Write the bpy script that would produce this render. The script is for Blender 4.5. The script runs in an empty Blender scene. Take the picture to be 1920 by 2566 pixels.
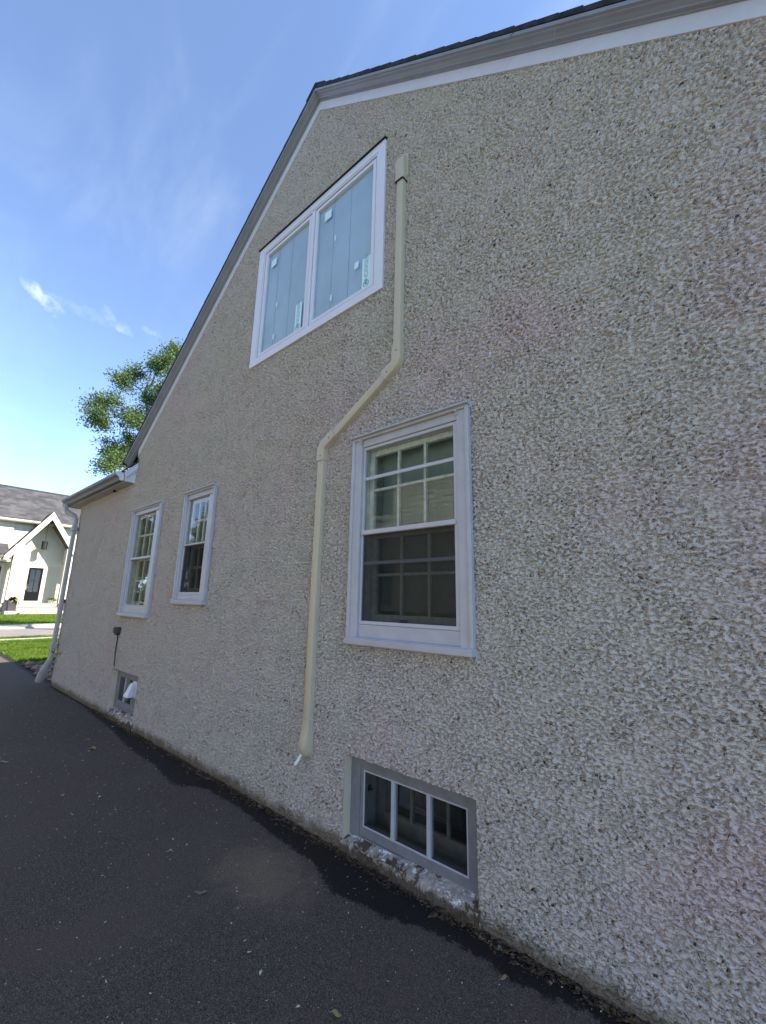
import bpy, bmesh, math, random
import numpy as np
from mathutils import Vector, Matrix

SC = bpy.context.scene
COL = SC.collection
R = math.radians

# ------------------------------------------------------------------ camera
CAM_LOC = Vector((0.0, -2.0, 1.45))
FOCAL_PX, PITCH, ROLL, YAW = 1040.51, R(12.095), R(1.1327), R(49.379)
fw = Vector((-math.cos(YAW) * math.cos(PITCH), math.sin(YAW) * math.cos(PITCH), math.sin(PITCH)))
rt = fw.cross(Vector((0, 0, 1))).normalized()
up = rt.cross(fw)
rt2 = rt * math.cos(ROLL) + up * math.sin(ROLL)
up2 = -rt * math.sin(ROLL) + up * math.cos(ROLL)
cam_data = bpy.data.cameras.new('camera')
cam = bpy.data.objects.new('camera', cam_data)
COL.objects.link(cam)
M = Matrix((rt2, up2, -fw)).transposed().to_4x4()
M.translation = CAM_LOC
cam.matrix_world = M
cam_data.sensor_fit = 'HORIZONTAL'
cam_data.sensor_width = 36.0
cam_data.lens = FOCAL_PX / 1920.0 * 36.0
cam_data.clip_start = 0.05
cam_data.clip_end = 3000
SC.camera = cam

# ------------------------------------------------------------------ light
SUN_EL, SUN_AZ = R(42), R(64)          # azimuth measured from +Y towards +X
W = bpy.data.worlds.new('World')
SC.world = W
W.use_nodes = True
wn, wl = W.node_tree.nodes, W.node_tree.links
sky = wn.new('ShaderNodeTexSky')
sky.sky_type = 'NISHITA'
sky.sun_disc = False
sky.sun_elevation = SUN_EL
sky.sun_rotation = SUN_AZ
sky.altitude = 5000
sky.dust_density = 0.05
sky.ozone_density = 1.8
sky.air_density = 1.0
bg = wn['Background']
bg.inputs[1].default_value = 0.14
sun_data = bpy.data.lights.new('sun', 'SUN')
sun_data.energy = 3.8
sun_data.angle = R(0.53)
sun_data.color = (1.0, 0.95, 0.87)
sun = bpy.data.objects.new('sun', sun_data)
COL.objects.link(sun)
SDIR = Vector((math.sin(SUN_AZ) * math.cos(SUN_EL), math.cos(SUN_AZ) * math.cos(SUN_EL), math.sin(SUN_EL)))
sun.rotation_euler = SDIR.to_track_quat('Z', 'Y').to_euler()
sun.location = SDIR * 40
SC.view_settings.view_transform = 'Standard'
SC.view_settings.look = 'None'
SC.view_settings.exposure = 1.97
SC.view_settings.gamma = 1.0

# thin high clouds, part of the sky itself (real directions)
tc = wn.new('ShaderNodeTexCoord')


def wmath(op, a, b=None, c=None):
    n = wn.new('ShaderNodeMath')
    n.operation = op
    for i, v in enumerate((a, b, c)):
        if v is None:
            continue
        if isinstance(v, (int, float)):
            n.inputs[i].default_value = v
        else:
            wl.new(v, n.inputs[i])
    return n.outputs[0]


wmap = wn.new('ShaderNodeMapping')
wmap.inputs['Rotation'].default_value = (R(20), R(35), R(10))
wmap.inputs['Scale'].default_value = (1.2, 5.0, 3.0)
wl.new(tc.outputs['Generated'], wmap.inputs[0])
cn = wn.new('ShaderNodeTexNoise')
cn.inputs['Scale'].default_value = 1.3
cn.inputs['Detail'].default_value = 6
cn.inputs['Roughness'].default_value = 0.55
cn.inputs['Distortion'].default_value = 0.6
wl.new(wmap.outputs[0], cn.inputs['Vector'])
cr = wn.new('ShaderNodeMapRange')
cr.interpolation_type = 'SMOOTHSTEP'
cr.inputs[1].default_value = 0.44
cr.inputs[2].default_value = 0.90
cr.inputs[3].default_value = 0.0
cr.inputs[4].default_value = 0.16
wl.new(cn.outputs[0], cr.inputs[0])
fac = wmath('ADD', cr.outputs[0], 0.03)


def cloudlet(center, along, size, thin, strength, scale):
    """one small torn cloud round a direction of the sky"""
    global fac
    c = Vector(center).normalized()
    a = Vector(along)
    a = (a - c * a.dot(c)).normalized()
    b = c.cross(a)
    outs = []
    nz = wn.new('ShaderNodeTexNoise')
    nz.inputs['Scale'].default_value = scale
    nz.inputs['Detail'].default_value = 8
    nz.inputs['Roughness'].default_value = 0.6
    wl.new(tc.outputs['Generated'], nz.inputs['Vector'])
    for ax, s in ((a, size), (b, thin)):
        d = wn.new('ShaderNodeVectorMath')
        d.operation = 'DOT_PRODUCT'
        wl.new(tc.outputs['Generated'], d.inputs[0])
        d.inputs[1].default_value = ax
        j = wmath('MULTIPLY_ADD', nz.outputs[0], thin * 5.0, -thin * 2.5)
        outs.append(wmath('POWER', wmath('ABSOLUTE', wmath('MULTIPLY', wmath('ADD', d.outputs['Value'], j), 1.0 / s)), 2.0))
    dd = wn.new('ShaderNodeVectorMath')
    dd.operation = 'DOT_PRODUCT'
    wl.new(tc.outputs['Generated'], dd.inputs[0])
    dd.inputs[1].default_value = c
    front = wmath('GREATER_THAN', dd.outputs['Value'], 0.5)
    rr = wmath('ADD', outs[0], outs[1])
    m = wn.new('ShaderNodeMapRange')
    m.interpolation_type = 'SMOOTHSTEP'
    m.inputs[1].default_value = 2.6
    m.inputs[2].default_value = 0.0
    m.inputs[3].default_value = 0.0
    m.inputs[4].default_value = strength
    wl.new(rr, m.inputs[0])
    n2 = wn.new('ShaderNodeTexNoise')
    n2.inputs['Scale'].default_value = scale * 1.3
    n2.inputs['Detail'].default_value = 6
    n2.inputs['Roughness'].default_value = 0.65
    wl.new(tc.outputs['Generated'], n2.inputs['Vector'])
    tear = wn.new('ShaderNodeMapRange')
    tear.interpolation_type = 'SMOOTHSTEP'
    tear.inputs[1].default_value = 0.30
    tear.inputs[2].default_value = 0.66
    wl.new(n2.outputs[0], tear.inputs[0])
    veil = wmath('MULTIPLY', wmath('MULTIPLY', m.outputs[0], front), tear.outputs[0])
    fac = wmath('ADD', fac, veil)


cloudlet((-0.861, 0.090, 0.500), (-0.864 + 0.859, 0.108 - 0.060, 0.485 - 0.507), 0.026, 0.008, 0.46, 30)
cloudlet((-0.850, 0.145, 0.503), (0.01, 0.1, -0.01), 0.050, 0.007, 0.10, 34)
cloudlet((-0.838, 0.196, 0.503), (0.01, 0.05, -0.03), 0.022, 0.008, 0.20, 34)
cloudlet((-0.824, 0.250, 0.509), (0.01, 0.05, -0.01), 0.014, 0.004, 0.16, 40)
wmix = wn.new('ShaderNodeMix')
wmix.data_type = 'RGBA'
wl.new(fac, wmix.inputs[0])
wl.new(sky.outputs[0], wmix.inputs[6])
wmix.inputs[7].default_value = (2.6, 2.85, 3.1, 1)
wl.new(wmix.outputs[2], bg.inputs[0])


# ------------------------------------------------------------------ materials
class NT:
    def __init__(self, name):
        self.m = bpy.data.materials.new(name)
        self.m.use_nodes = True
        self.n = self.m.node_tree.nodes
        self.l = self.m.node_tree.links
        self.b = self.n['Principled BSDF']
        self.out = self.n['Material Output']
        self.tc = None

    def coord(self, kind='Object'):
        if self.tc is None:
            self.tc = self.n.new('ShaderNodeTexCoord')
        return self.tc.outputs[kind]

    def mapping(self, scale=(1, 1, 1), rot=(0, 0, 0), loc=(0, 0, 0), vec=None):
        m = self.n.new('ShaderNodeMapping')
        m.inputs['Scale'].default_value = scale
        m.inputs['Rotation'].default_value = rot
        m.inputs['Location'].default_value = loc
        self.l.new(vec or self.coord(), m.inputs[0])
        return m.outputs[0]

    def noise(self, scale, detail=2, rough=0.5, dist=0.0, vec=None):
        t = self.n.new('ShaderNodeTexNoise')
        t.inputs['Scale'].default_value = scale
        t.inputs['Detail'].default_value = detail
        t.inputs['Roughness'].default_value = rough
        t.inputs['Distortion'].default_value = dist
        self.l.new(vec or self.coord(), t.inputs['Vector'])
        return t.outputs[0]

    def voronoi(self, scale, feature='F1', vec=None, out=0, rand=1.0):
        t = self.n.new('ShaderNodeTexVoronoi')
        t.feature = feature
        t.inputs['Scale'].default_value = scale
        t.inputs['Randomness'].default_value = rand
        self.l.new(vec or self.coord(), t.inputs['Vector'])
        return t.outputs[out]

    def math(self, op, a, b=None, c=None, clamp=False):
        n = self.n.new('ShaderNodeMath')
        n.operation = op
        n.use_clamp = clamp
        for i, v in enumerate((a, b, c)):
            if v is None:
                continue
            if isinstance(v, (int, float)):
                n.inputs[i].default_value = v
            else:
                self.l.new(v, n.inputs[i])
        return n.outputs[0]

    def rng(self, v, a, b, c=0.0, d=1.0, smooth=True):
        n = self.n.new('ShaderNodeMapRange')
        if smooth:
            n.interpolation_type = 'SMOOTHSTEP'
        for i, x in enumerate((a, b, c, d)):
            n.inputs[i + 1].default_value = x
        self.l.new(v, n.inputs[0])
        return n.outputs[0]

    def mix(self, fac, a, b, mode='MIX'):
        n = self.n.new('ShaderNodeMix')
        n.data_type = 'RGBA'
        n.blend_type = mode
        for i, v in ((0, fac), (6, a), (7, b)):
            if isinstance(v, (int, float)):
                n.inputs[i].default_value = v
            elif isinstance(v, tuple):
                n.inputs[i].default_value = (*v, 1)
            else:
                self.l.new(v, n.inputs[i])
        return n.outputs[2]

    def ramp(self, fac, stops):
        n = self.n.new('ShaderNodeValToRGB')
        e = n.color_ramp.elements
        while len(e) < len(stops):
            e.new(0.5)
        for x, (p, c) in zip(e, stops):
            x.position = p
            x.color = (*c, 1)
        self.l.new(fac, n.inputs[0])
        return n.outputs[0]

    def sep(self, vec=None):
        n = self.n.new('ShaderNodeSeparateXYZ')
        self.l.new(vec or self.coord(), n.inputs[0])
        return n.outputs

    def curve(self, v, pts, x0, x1):
        """piecewise-linear function of v over [x0, x1], values 0..1"""
        t = self.rng(v, x0, x1, 0, 1, smooth=False)
        n = self.n.new('ShaderNodeFloatCurve')
        c = n.mapping.curves[0]
        pts = [((x - x0) / (x1 - x0), y) for x, y in pts]
        while len(c.points) < len(pts):
            c.points.new(0.5, 0.5)
        for p, q in zip(c.points, pts):
            p.location = q
            p.handle_type = 'VECTOR'
        n.mapping.update()
        self.l.new(t, n.inputs['Value'])
        return n.outputs[0]

    def bump(self, h, strength=0.5, dist=0.01):
        n = self.n.new('ShaderNodeBump')
        n.inputs['Strength'].default_value = strength
        n.inputs['Distance'].default_value = dist
        self.l.new(h, n.inputs['Height'])
        self.l.new(n.outputs[0], self.b.inputs['Normal'])

    def base(self, c, rough=0.6, spec=0.5, metal=0.0):
        if isinstance(c, tuple):
            self.b.inputs['Base Color'].default_value = (*c, 1)
        else:
            self.l.new(c, self.b.inputs['Base Color'])
        if isinstance(rough, (int, float)):
            self.b.inputs['Roughness'].default_value = rough
        else:
            self.l.new(rough, self.b.inputs['Roughness'])
        self.b.inputs['Specular IOR Level'].default_value = spec
        self.b.inputs['Metallic'].default_value = metal
        return self.m


MAT = {}


def paint(name, col, rough=0.5, var=0.06, scale=7.0, bump=0.06, spec=0.4, dirt=None):
    t = NT(name)
    f = t.noise(scale, 4, 0.6)
    d = tuple(x * (1 - 2 * var) for x in col)
    c = t.mix(t.rng(f, 0.3, 0.7), d, col)
    if dirt:
        g = t.noise(22, 5, 0.7)
        c = t.mix(t.rng(g, 0.60, 0.74, 0, dirt[0]), c, dirt[1])
    t.bump(t.noise(60, 3, 0.6), bump, 0.004)
    MAT[name] = t.base(c, rough, spec)
    return MAT[name]


# stucco: real displaced dash coat
t = NT('stucco')
pos = t.coord()
sv = t.mapping((0.80, 1, 1.22))
warp = t.noise(66, 1.8, 0.5, 0.4, sv)
r1 = t.rng(warp, 0.25, 0.62)
n2 = t.noise(150, 1.0, 0.5, 0.0, sv)
n3 = t.noise(5, 3, 0.6)
h = t.math('MULTIPLY', t.math('MULTIPLY_ADD', n2, 0.20, r1), t.rng(n3, 0.3, 0.7, 0.80, 1.15))
h = t.math('MULTIPLY_ADD', t.noise(25, 1.5, 0.5, 0.3, sv), 0.45, t.math('SUBTRACT', h, 0.22))
xyz = t.sep()
# smooth skirt at the very foot of the wall
foot = t.rng(xyz[2], 0.0, 0.10, 0.55, 1.0)
h = t.math('MULTIPLY', h, foot)
lump = t.noise(2.2, 2, 0.5)
h = t.math('MULTIPLY_ADD', lump, 0.20, h)
dn = t.n.new('ShaderNodeDisplacement')
dn.inputs['Midlevel'].default_value = 0.70
dn.inputs['Scale'].default_value = 0.0185
t.l.new(h, dn.inputs['Height'])
t.l.new(dn.outputs[0], t.out.inputs['Displacement'])
hue = t.noise(0.95, 3, 0.55, 0.3)
col = t.ramp(hue, [(0.30, (0.480, 0.462, 0.392)), (0.44, (0.508, 0.467, 0.405)), (0.56, (0.512, 0.457, 0.407)), (0.70, (0.528, 0.424, 0.405))])
hue2 = t.noise(0.7, 2, 0.5, 0.0, t.mapping((1, 1, 1.4), loc=(7, 3, 1)))
col = t.mix(t.rng(hue2, 0.52, 0.68, 0, 0.5), col, (0.50, 0.460, 0.375))
cl = t.noise(30, 3, 0.6)
col = t.mix(t.rng(cl, 0.35, 0.70, 0, 0.12), col, (0.45, 0.41, 0.365))
relief_speck = t.noise(75, 2, 0.7)  # speckle in the colour, boosting the relief's light and dark contrast
col = t.mix(t.rng(relief_speck, 0.50, 0.72, 0, 0.10), col, (0.43, 0.395, 0.355))
col = t.mix(t.rng(t.noise(68, 2, 0.7, 0, t.mapping((1, 1, 1), loc=(9, 2, 5))), 0.52, 0.70, 0, 0.6), col, (0.67, 0.62, 0.56))  # bright half of the contrast speckle
# grime that creeps up from the ground
gn = t.noise(9, 4, 0.65)
edge = t.math('MULTIPLY_ADD', gn, 0.16, -0.025)
gf = t.rng(t.math('SUBTRACT', xyz[2], edge), -0.03, 0.06, 0.9, 0.0)
col = t.mix(gf, col, (0.15, 0.115, 0.075))
t.base(col, 0.92, 0.2)
MAT['stucco'] = t.m
t.m.displacement_method = 'BOTH'

# same coat, thin, for reveals and hidden walls
t = NT('stucco_reveal')
c = t.mix(t.rng(t.noise(5, 4, 0.6), 0.35, 0.65), (0.55, 0.45, 0.30), (0.56, 0.49, 0.39))
t.bump(t.noise(70, 4, 0.65, 0.5), 0.8, 0.006)
MAT['stucco_reveal'] = t.base(c, 0.9, 0.2)

paint('old_trim', (0.46, 0.455, 0.475), 0.42, 0.05, 9, 0.25, 0.45, (0.28, (0.55, 0.54, 0.52)))
paint('new_trim', (0.70, 0.695, 0.735), 0.35, 0.02, 4, 0.03, 0.5)
paint('storm_frame', (0.50, 0.495, 0.515), 0.36, 0.04, 8, 0.10, 0.5)
paint('grey_sash', (0.215, 0.22, 0.235), 0.5, 0.10, 12, 0.35, 0.4, (0.5, (0.30, 0.28, 0.25)))
paint('inner_sash_paint', (0.16, 0.16, 0.155), 0.6, 0.15, 12, 0.2, 0.2)
paint('old_sash', (0.80, 0.80, 0.76), 0.55, 0.12, 30, 0.35, 0.3, (0.7, (0.38, 0.34, 0.28)))
paint('cream_plastic', (0.52, 0.445, 0.305), 0.32, 0.02, 3, 0.01, 0.5)
paint('gutter_face_shade', (0.105, 0.10, 0.095), 0.45, 0.12, 6, 0.05, 0.5)  # dull grey paint with the face's shade put into the colour
paint('soffit', (0.42, 0.41, 0.39), 0.6, 0.06, 5, 0.05)
paint('downspout_metal', (0.40, 0.375, 0.365), 0.4, 0.05, 6, 0.03, 0.5)
paint('white_plastic', (0.80, 0.80, 0.80), 0.35, 0.03, 8, 0.01, 0.5)
paint('frieze', (0.60, 0.595, 0.63), 0.55, 0.04, 6, 0.12)
paint('rake_crown_shade', (0.255, 0.26, 0.28), 0.5, 0.06, 5, 0.05)  # shade of the down-facing moulding painted into its colour
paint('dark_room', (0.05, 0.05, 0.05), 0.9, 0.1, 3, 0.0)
paint('room_wall', (0.20, 0.20, 0.18), 0.9, 0.1, 3, 0.0)
paint('shade_cloth', (0.27, 0.32, 0.32), 0.9, 0.05, 5, 0.02)
paint('reflected_sky_blue', (0.60, 0.74, 0.93), 0.55, 0.06, 2.0, 0.02, 0.3)  # colour of the sky reflection, painted on a sheet behind the glass
paint('seam_blue', (0.42, 0.54, 0.68), 0.6, 0.05)
paint('black_metal', (0.025, 0.025, 0.028), 0.45, 0.1, 8, 0.02)
paint('dark_seal', (0.02, 0.02, 0.02), 0.7, 0.1, 8, 0.02)
paint('grey_box', (0.045, 0.045, 0.042), 0.5, 0.15, 20, 0.05)
paint('brass', (0.35, 0.30, 0.20), 0.4, 0.2, 30, 0.05)
paint('red_thing', (0.5, 0.08, 0.08), 0.5)
paint('sticker_paper', (0.68, 0.86, 0.90), 0.6, 0.02)
paint('green_ink', (0.18, 0.45, 0.40), 0.6, 0.05)
paint('curtain', (0.45, 0.46, 0.43), 0.9, 0.1)
paint('clapboard', (0.56, 0.455, 0.31), 0.6, 0.04, 2.0, 0.02)
paint('white_siding', (0.50, 0.435, 0.32), 0.6, 0.03, 2.0, 0.02)
paint('white_board', (0.56, 0.50, 0.39), 0.5, 0.02, 2.0, 0.01)
paint('porch_wood', (0.16, 0.12, 0.095), 0.6, 0.15, 6, 0.1)
paint('door_black', (0.007, 0.007, 0.008), 0.5, 0.1, 3, 0.0, 0.1)
paint('bronze', (0.02, 0.017, 0.015), 0.4, 0.1, 8, 0.02)
paint('stone_step', (0.36, 0.29, 0.25), 0.8, 0.12, 3, 0.15)
paint('stone_rim', (0.46, 0.40, 0.36), 0.8, 0.08, 3, 0.1)
paint('pot_dark', (0.07, 0.055, 0.06), 0.5, 0.1, 8, 0.05)
paint('leaf_dark_red', (0.07, 0.022, 0.03), 0.5, 0.2, 9, 0.0)
paint('leaf_lime', (0.30, 0.38, 0.06), 0.5, 0.2, 9, 0.0)
paint('leaf_fern', (0.13, 0.22, 0.03), 0.5, 0.25, 9, 0.0)
paint('number_ink', (0.05, 0.05, 0.045), 0.5, 0.05)
paint('soil', (0.045, 0.035, 0.027), 0.95, 0.3, 20, 0.5)
paint('yellow_leaf', (0.42, 0.34, 0.12), 0.6, 0.15, 60, 0.1)
paint('tan_leaf', (0.34, 0.25, 0.13), 0.7, 0.2, 60, 0.1)
paint('pale_leaf', (0.42, 0.41, 0.27), 0.6, 0.15, 60, 0.1)
paint('twig', (0.24, 0.18, 0.12), 0.8, 0.2, 60, 0.1)

# shingles
t = NT('shingle')
v = t.mapping((7, 7, 14))
c = t.mix(t.rng(t.noise(14, 4, 0.7), 0.3, 0.7), (0.018, 0.018, 0.020), (0.05, 0.05, 0.054))
t.bump(t.noise(90, 3, 0.7), 0.6, 0.005)
MAT['shingle'] = t.base(c, 0.9, 0.2)

# roof of the house over the street
t = NT('shingle_grey')
p = t.sep()
course = t.math('FRACT', t.math('MULTIPLY', p[2], 5.2))
row = t.math('FLOOR', t.math('MULTIPLY', p[2], 5.2))
cv = t.n.new('ShaderNodeCombineXYZ')
t.l.new(t.math('MULTIPLY', p[1], 0.9), cv.inputs[0])
t.l.new(row, cv.inputs[1])
tab = t.noise(1.4, 2, 0.6, 0, cv.outputs[0])
c = t.mix(t.rng(tab, 0.35, 0.65), (0.040, 0.039, 0.040), (0.085, 0.078, 0.075))
c = t.mix(t.rng(t.noise(0.6, 3, 0.6), 0.4, 0.65, 0, 0.5), c, (0.055, 0.053, 0.056))
t.bump(t.math('ADD', course, t.noise(25, 2, 0.6)), 0.5, 0.03)
MAT['shingle_grey'] = t.base(c, 0.9, 0.2)

# asphalt driveway
t = NT('asphalt')
p = t.sep()
agg = t.noise(165, 3, 0.75)
agg2 = t.voronoi(150)
chipc = t.sep(t.voronoi(230, out=1))[0]
c = t.mix(t.rng(agg, 0.30, 0.72), (0.050, 0.039, 0.030), (0.165, 0.130, 0.100))
c = t.mix(t.rng(chipc, 0.70, 1.0, 0, 0.6), c, (0.24, 0.20, 0.16))
c = t.mix(t.rng(chipc, 0.35, 0.05, 0, 0.6), c, (0.018, 0.015, 0.012))
big = t.noise(0.9, 4, 0.6, 0.3)
c = t.mix(t.rng(big, 0.38, 0.68, 0, 0.5), c, (0.128, 0.102, 0.080))
red = t.noise(1.7, 4, 0.7, 0.4, t.mapping((1, 1, 1), loc=(3.3, 1.2, 0)))
c = t.mix(t.rng(red, 0.50, 0.64, 0, 0.50), c, (0.130, 0.085, 0.070))
# dry silty patch below the pale pipe cover
ddx = t.math('MULTIPLY', t.math('ADD', p[0], 2.16), 1.0 / 0.42)
ddy = t.math('MULTIPLY', t.math('ADD', p[1], 0.43), 1.0 / 0.26)
dist = t.math('SQRT', t.math('ADD', t.math('MULTIPLY', ddx, ddx), t.math('MULTIPLY', ddy, ddy)))
dist = t.math('MULTIPLY_ADD', t.noise(7, 7, 0.75, 0.5), 1.8, t.math('SUBTRACT', dist, 0.90))
silt = t.math('MULTIPLY', t.rng(dist, 0.1, 1.2, 0.55, 0.0), t.rng(agg, 0.35, 0.6, 0.4, 1.0))
c = t.mix(silt, c, (0.31, 0.235, 0.150))
# damp band along the foot of the wall
BAND = [(-12, 0.0), (-9.0, 0.02), (-8.3, 0.04), (-7.0, 0.03), (-6.1, 0.09), (-5.4, 0.13), (-4.8, 0.20), (-4.1, 0.21), (-3.6, 0.27),
        (-3.4, 0.14), (-2.87, 0.115), (-2.5, 0.165), (-2.0, 0.185), (-1.77, 0.265), (-1.49, 0.225), (-1.27, 0.155), (-1.06, 0.125),
        (-0.87, 0.145), (-0.64, 0.09), (0.0, 0.11), (1.5, 0.10)]
band = t.curve(p[0], BAND, -12, 1.5)
wob = t.math('MULTIPLY_ADD', t.noise(14, 6, 0.78), 0.17, -0.085)
wob = t.math('ADD', wob, t.math('MULTIPLY_ADD', t.noise(48, 3, 0.7), 0.075, -0.0375))
yy = t.math('ADD', t.math('MULTIPLY', p[1], -1.0), wob)
wet = t.rng(t.math('SUBTRACT', yy, band), -0.012, 0.014, 1.0, 0.0)
c = t.mix(t.math('MULTIPLY', wet, 0.92), c, t.mix(t.rng(agg, 0.35, 0.75), (0.008, 0.007, 0.006), (0.026, 0.022, 0.019)))
# pale mineral specks
sp = t.voronoi(62)
spn = t.noise(40, 0, 0.5)
spk = t.math('MULTIPLY', t.rng(sp, 0.10, 0.16, 1.0, 0.0), t.rng(spn, 0.60, 0.63))
c = t.mix(t.math('MULTIPLY', spk, 0.75), c, (0.34, 0.31, 0.27))
rough = t.rng(wet, 0, 1, 0.88, 0.60)
t.bump(t.math('ADD', t.math('MULTIPLY', agg, 1.0), t.math('MULTIPLY', agg2, 0.8)), 0.75, 0.006)
MAT['asphalt'] = t.base(c, rough, 0.15)

t = NT('street')
c = t.mix(t.rng(t.noise(0.8, 5, 0.6), 0.35, 0.7), (0.185, 0.16, 0.15), (0.225, 0.195, 0.182))
t.bump(t.noise(60, 3, 0.7), 0.4, 0.006)
MAT['street'] = t.base(c, 0.9, 0.2)
t = NT('concrete')
c = t.mix(t.rng(t.noise(3, 5, 0.65), 0.35, 0.7), (0.34, 0.31, 0.24), (0.42, 0.385, 0.30))
t.bump(t.noise(70, 3, 0.7), 0.3, 0.004)
MAT['concrete'] = t.base(c, 0.85, 0.25)
t = NT('lawn')
c = t.mix(t.rng(t.noise(0.7, 5, 0.65, 0.4), 0.35, 0.68), (0.035, 0.085, 0.010), (0.085, 0.150, 0.018))
c = t.mix(t.rng(t.noise(14, 4, 0.7), 0.45, 0.75, 0, 0.6), c, (0.12, 0.17, 0.03))
c = t.mix(t.rng(t.noise(9, 3, 0.7, 0, t.mapping((1, 1, 1), loc=(5, 1, 0))), 0.50, 0.75, 0, 0.7), c, (0.018, 0.045, 0.008))
t.bump(t.noise(45, 4, 0.75), 1.0, 0.05)
MAT['lawn'] = t.base(c, 0.9, 0.1)
for nm, a, b in (('grass_blade', (0.080, 0.150, 0.013), (0.185, 0.260, 0.030)), ('tree_leaf', (0.060, 0.112, 0.034), (0.140, 0.195, 0.060)), ('dark_leaf', (0.022, 0.045, 0.012), (0.055, 0.085, 0.022))):
    t = NT(nm)
    c = t.mix(t.rng(t.noise(1.6, 3, 0.7), 0.35, 0.65), a, b)
    t.base(c, 0.55, 0.25)
    tr = t.n.new('ShaderNodeBsdfTranslucent')
    t.l.new(c, tr.inputs[0])
    mx = t.n.new('ShaderNodeMixShader')
    mx.inputs[0].default_value = 0.40
    t.l.new(t.b.outputs[0], mx.inputs[1])
    t.l.new(tr.outputs[0], mx.inputs[2])
    t.l.new(mx.outputs[0], t.out.inputs[0])
    MAT[nm] = t.m
t = NT('bark')
c = t.mix(t.rng(t.noise(14, 5, 0.7), 0.3, 0.7), (0.05, 0.038, 0.03), (0.12, 0.10, 0.08))
t.bump(t.noise(22, 4, 0.7), 0.8, 0.02)
MAT['bark'] = t.base(c, 0.9, 0.2)

# broken mortar ledge under the basement windows, flaking white paint
t = NT('flaking_mortar')
f = t.noise(13, 6, 0.72, 0.7)
c = t.mix(t.rng(t.noise(30, 4, 0.7), 0.35, 0.65), (0.30, 0.26, 0.21), (0.44, 0.39, 0.33))
c = t.mix(t.rng(f, 0.56, 0.58), c, (0.80, 0.78, 0.75))
c = t.mix(t.rng(t.noise(11, 5, 0.7, 0.5, t.mapping((1, 1, 1), loc=(2, 9, 4))), 0.50, 0.55), c, (0.10, 0.075, 0.05))
mz = t.math('SUBTRACT', t.sep()[2], t.math('MULTIPLY_ADD', t.noise(24, 5, 0.7), 0.13, -0.025))
c = t.mix(t.rng(mz, 0.0, 0.03, 0.9, 0.0), c, (0.085, 0.062, 0.040))
t.bump(t.math('ADD', t.noise(40, 4, 0.7), t.rng(f, 0.56, 0.58, 0, 0.5)), 0.8, 0.012)
MAT['flaking_mortar'] = t.base(c, 0.9, 0.2)

t = NT('litter')
c = t.ramp(t.voronoi(60, out=1), [(0.0, (0.03, 0.02, 0.012)), (0.5, (0.06, 0.04, 0.025)), (0.85, (0.12, 0.085, 0.05)), (1.0, (0.34, 0.28, 0.20))])
MAT['litter'] = t.base(c, 0.9, 0.2)
t = NT('grit')
c = t.ramp(t.noise(30, 0, 0.5), [(0.3, (0.50, 0.45, 0.36)), (0.55, (0.62, 0.58, 0.50)), (0.75, (0.35, 0.26, 0.16))])
MAT['grit'] = t.base(c, 0.8, 0.3)
t = NT('river_stone')
c = t.ramp(t.noise(9, 1, 0.5), [(0.25, (0.07, 0.05, 0.04)), (0.5, (0.20, 0.14, 0.115)), (0.75, (0.46, 0.37, 0.31))])
MAT['river_stone'] = t.base(c, 0.95, 0.05)


def glass(name, tint=(1, 1, 1), extra=0.0, rough=0.0, film=None):
    t = NT(name)
    t.n.remove(t.b)
    tr = t.n.new('ShaderNodeBsdfTransparent')
    tr.inputs[0].default_value = (*tint, 1)
    gl = t.n.new('ShaderNodeBsdfGlossy')
    gl.inputs['Roughness'].default_value = rough
    gl.inputs[0].default_value = (1, 1, 1, 1)
    fr = t.n.new('ShaderNodeFresnel')
    fr.inputs[0].default_value = 1.52
    wv = t.n.new('ShaderNodeBump')
    wv.inputs['Strength'].default_value = 0.25
    wv.inputs['Distance'].default_value = 0.004
    t.l.new(t.noise(5, 1, 0.5), wv.inputs['Height'])
    t.l.new(wv.outputs[0], gl.inputs['Normal'])
    m1 = t.n.new('ShaderNodeMixShader')
    f = t.math('MULTIPLY_ADD', fr.outputs[0], 0.75, extra, clamp=True)
    t.l.new(f, m1.inputs[0])
    t.l.new(tr.outputs[0], m1.inputs[1])
    t.l.new(gl.outputs[0], m1.inputs[2])
    last = m1.outputs[0]
    if film:
        df = t.n.new('ShaderNodeBsdfDiffuse')
        df.inputs[0].default_value = (*film[1], 1)
        m2 = t.n.new('ShaderNodeMixShader')
        sm = t.rng(t.noise(7, 4, 0.7), 0.4, 0.8, film[0] * 0.5, film[0] * 1.5)
        t.l.new(sm, m2.inputs[0])
        t.l.new(last, m2.inputs[1])
        t.l.new(df.outputs[0], m2.inputs[2])
        last = m2.outputs[0]
    t.l.new(last, t.out.inputs[0])
    MAT[name] = t.m


glass('pane_glass', (0.90, 0.95, 0.92), 0.0, 0.0, (0.018, (0.6, 0.62, 0.6)))
glass('dark_glass', (0.30, 0.32, 0.33), 0.0, 0.0)
t = NT('insect_screen')
t.n.remove(t.b)
tr = t.n.new('ShaderNodeBsdfTransparent')
df = t.n.new('ShaderNodeBsdfDiffuse')
df.inputs[0].default_value = (0.022, 0.022, 0.022, 1)
mx = t.n.new('ShaderNodeMixShader')
mx.inputs[0].default_value = 0.60
t.l.new(tr.outputs[0], mx.inputs[1])
t.l.new(df.outputs[0], mx.inputs[2])
t.l.new(mx.outputs[0], t.out.inputs[0])
MAT['insect_screen'] = t.m

# ------------------------------------------------------------------ builders
ORI = {}


def thing(name, label, cat, loc, group=None):
    o = bpy.data.objects.new(name, None)
    o.empty_display_size = 0.2
    COL.objects.link(o)
    o.location = loc
    ORI[o] = Vector(loc)
    o['label'] = label
    o['category'] = cat
    if group:
        o['group'] = group
    return o


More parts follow.
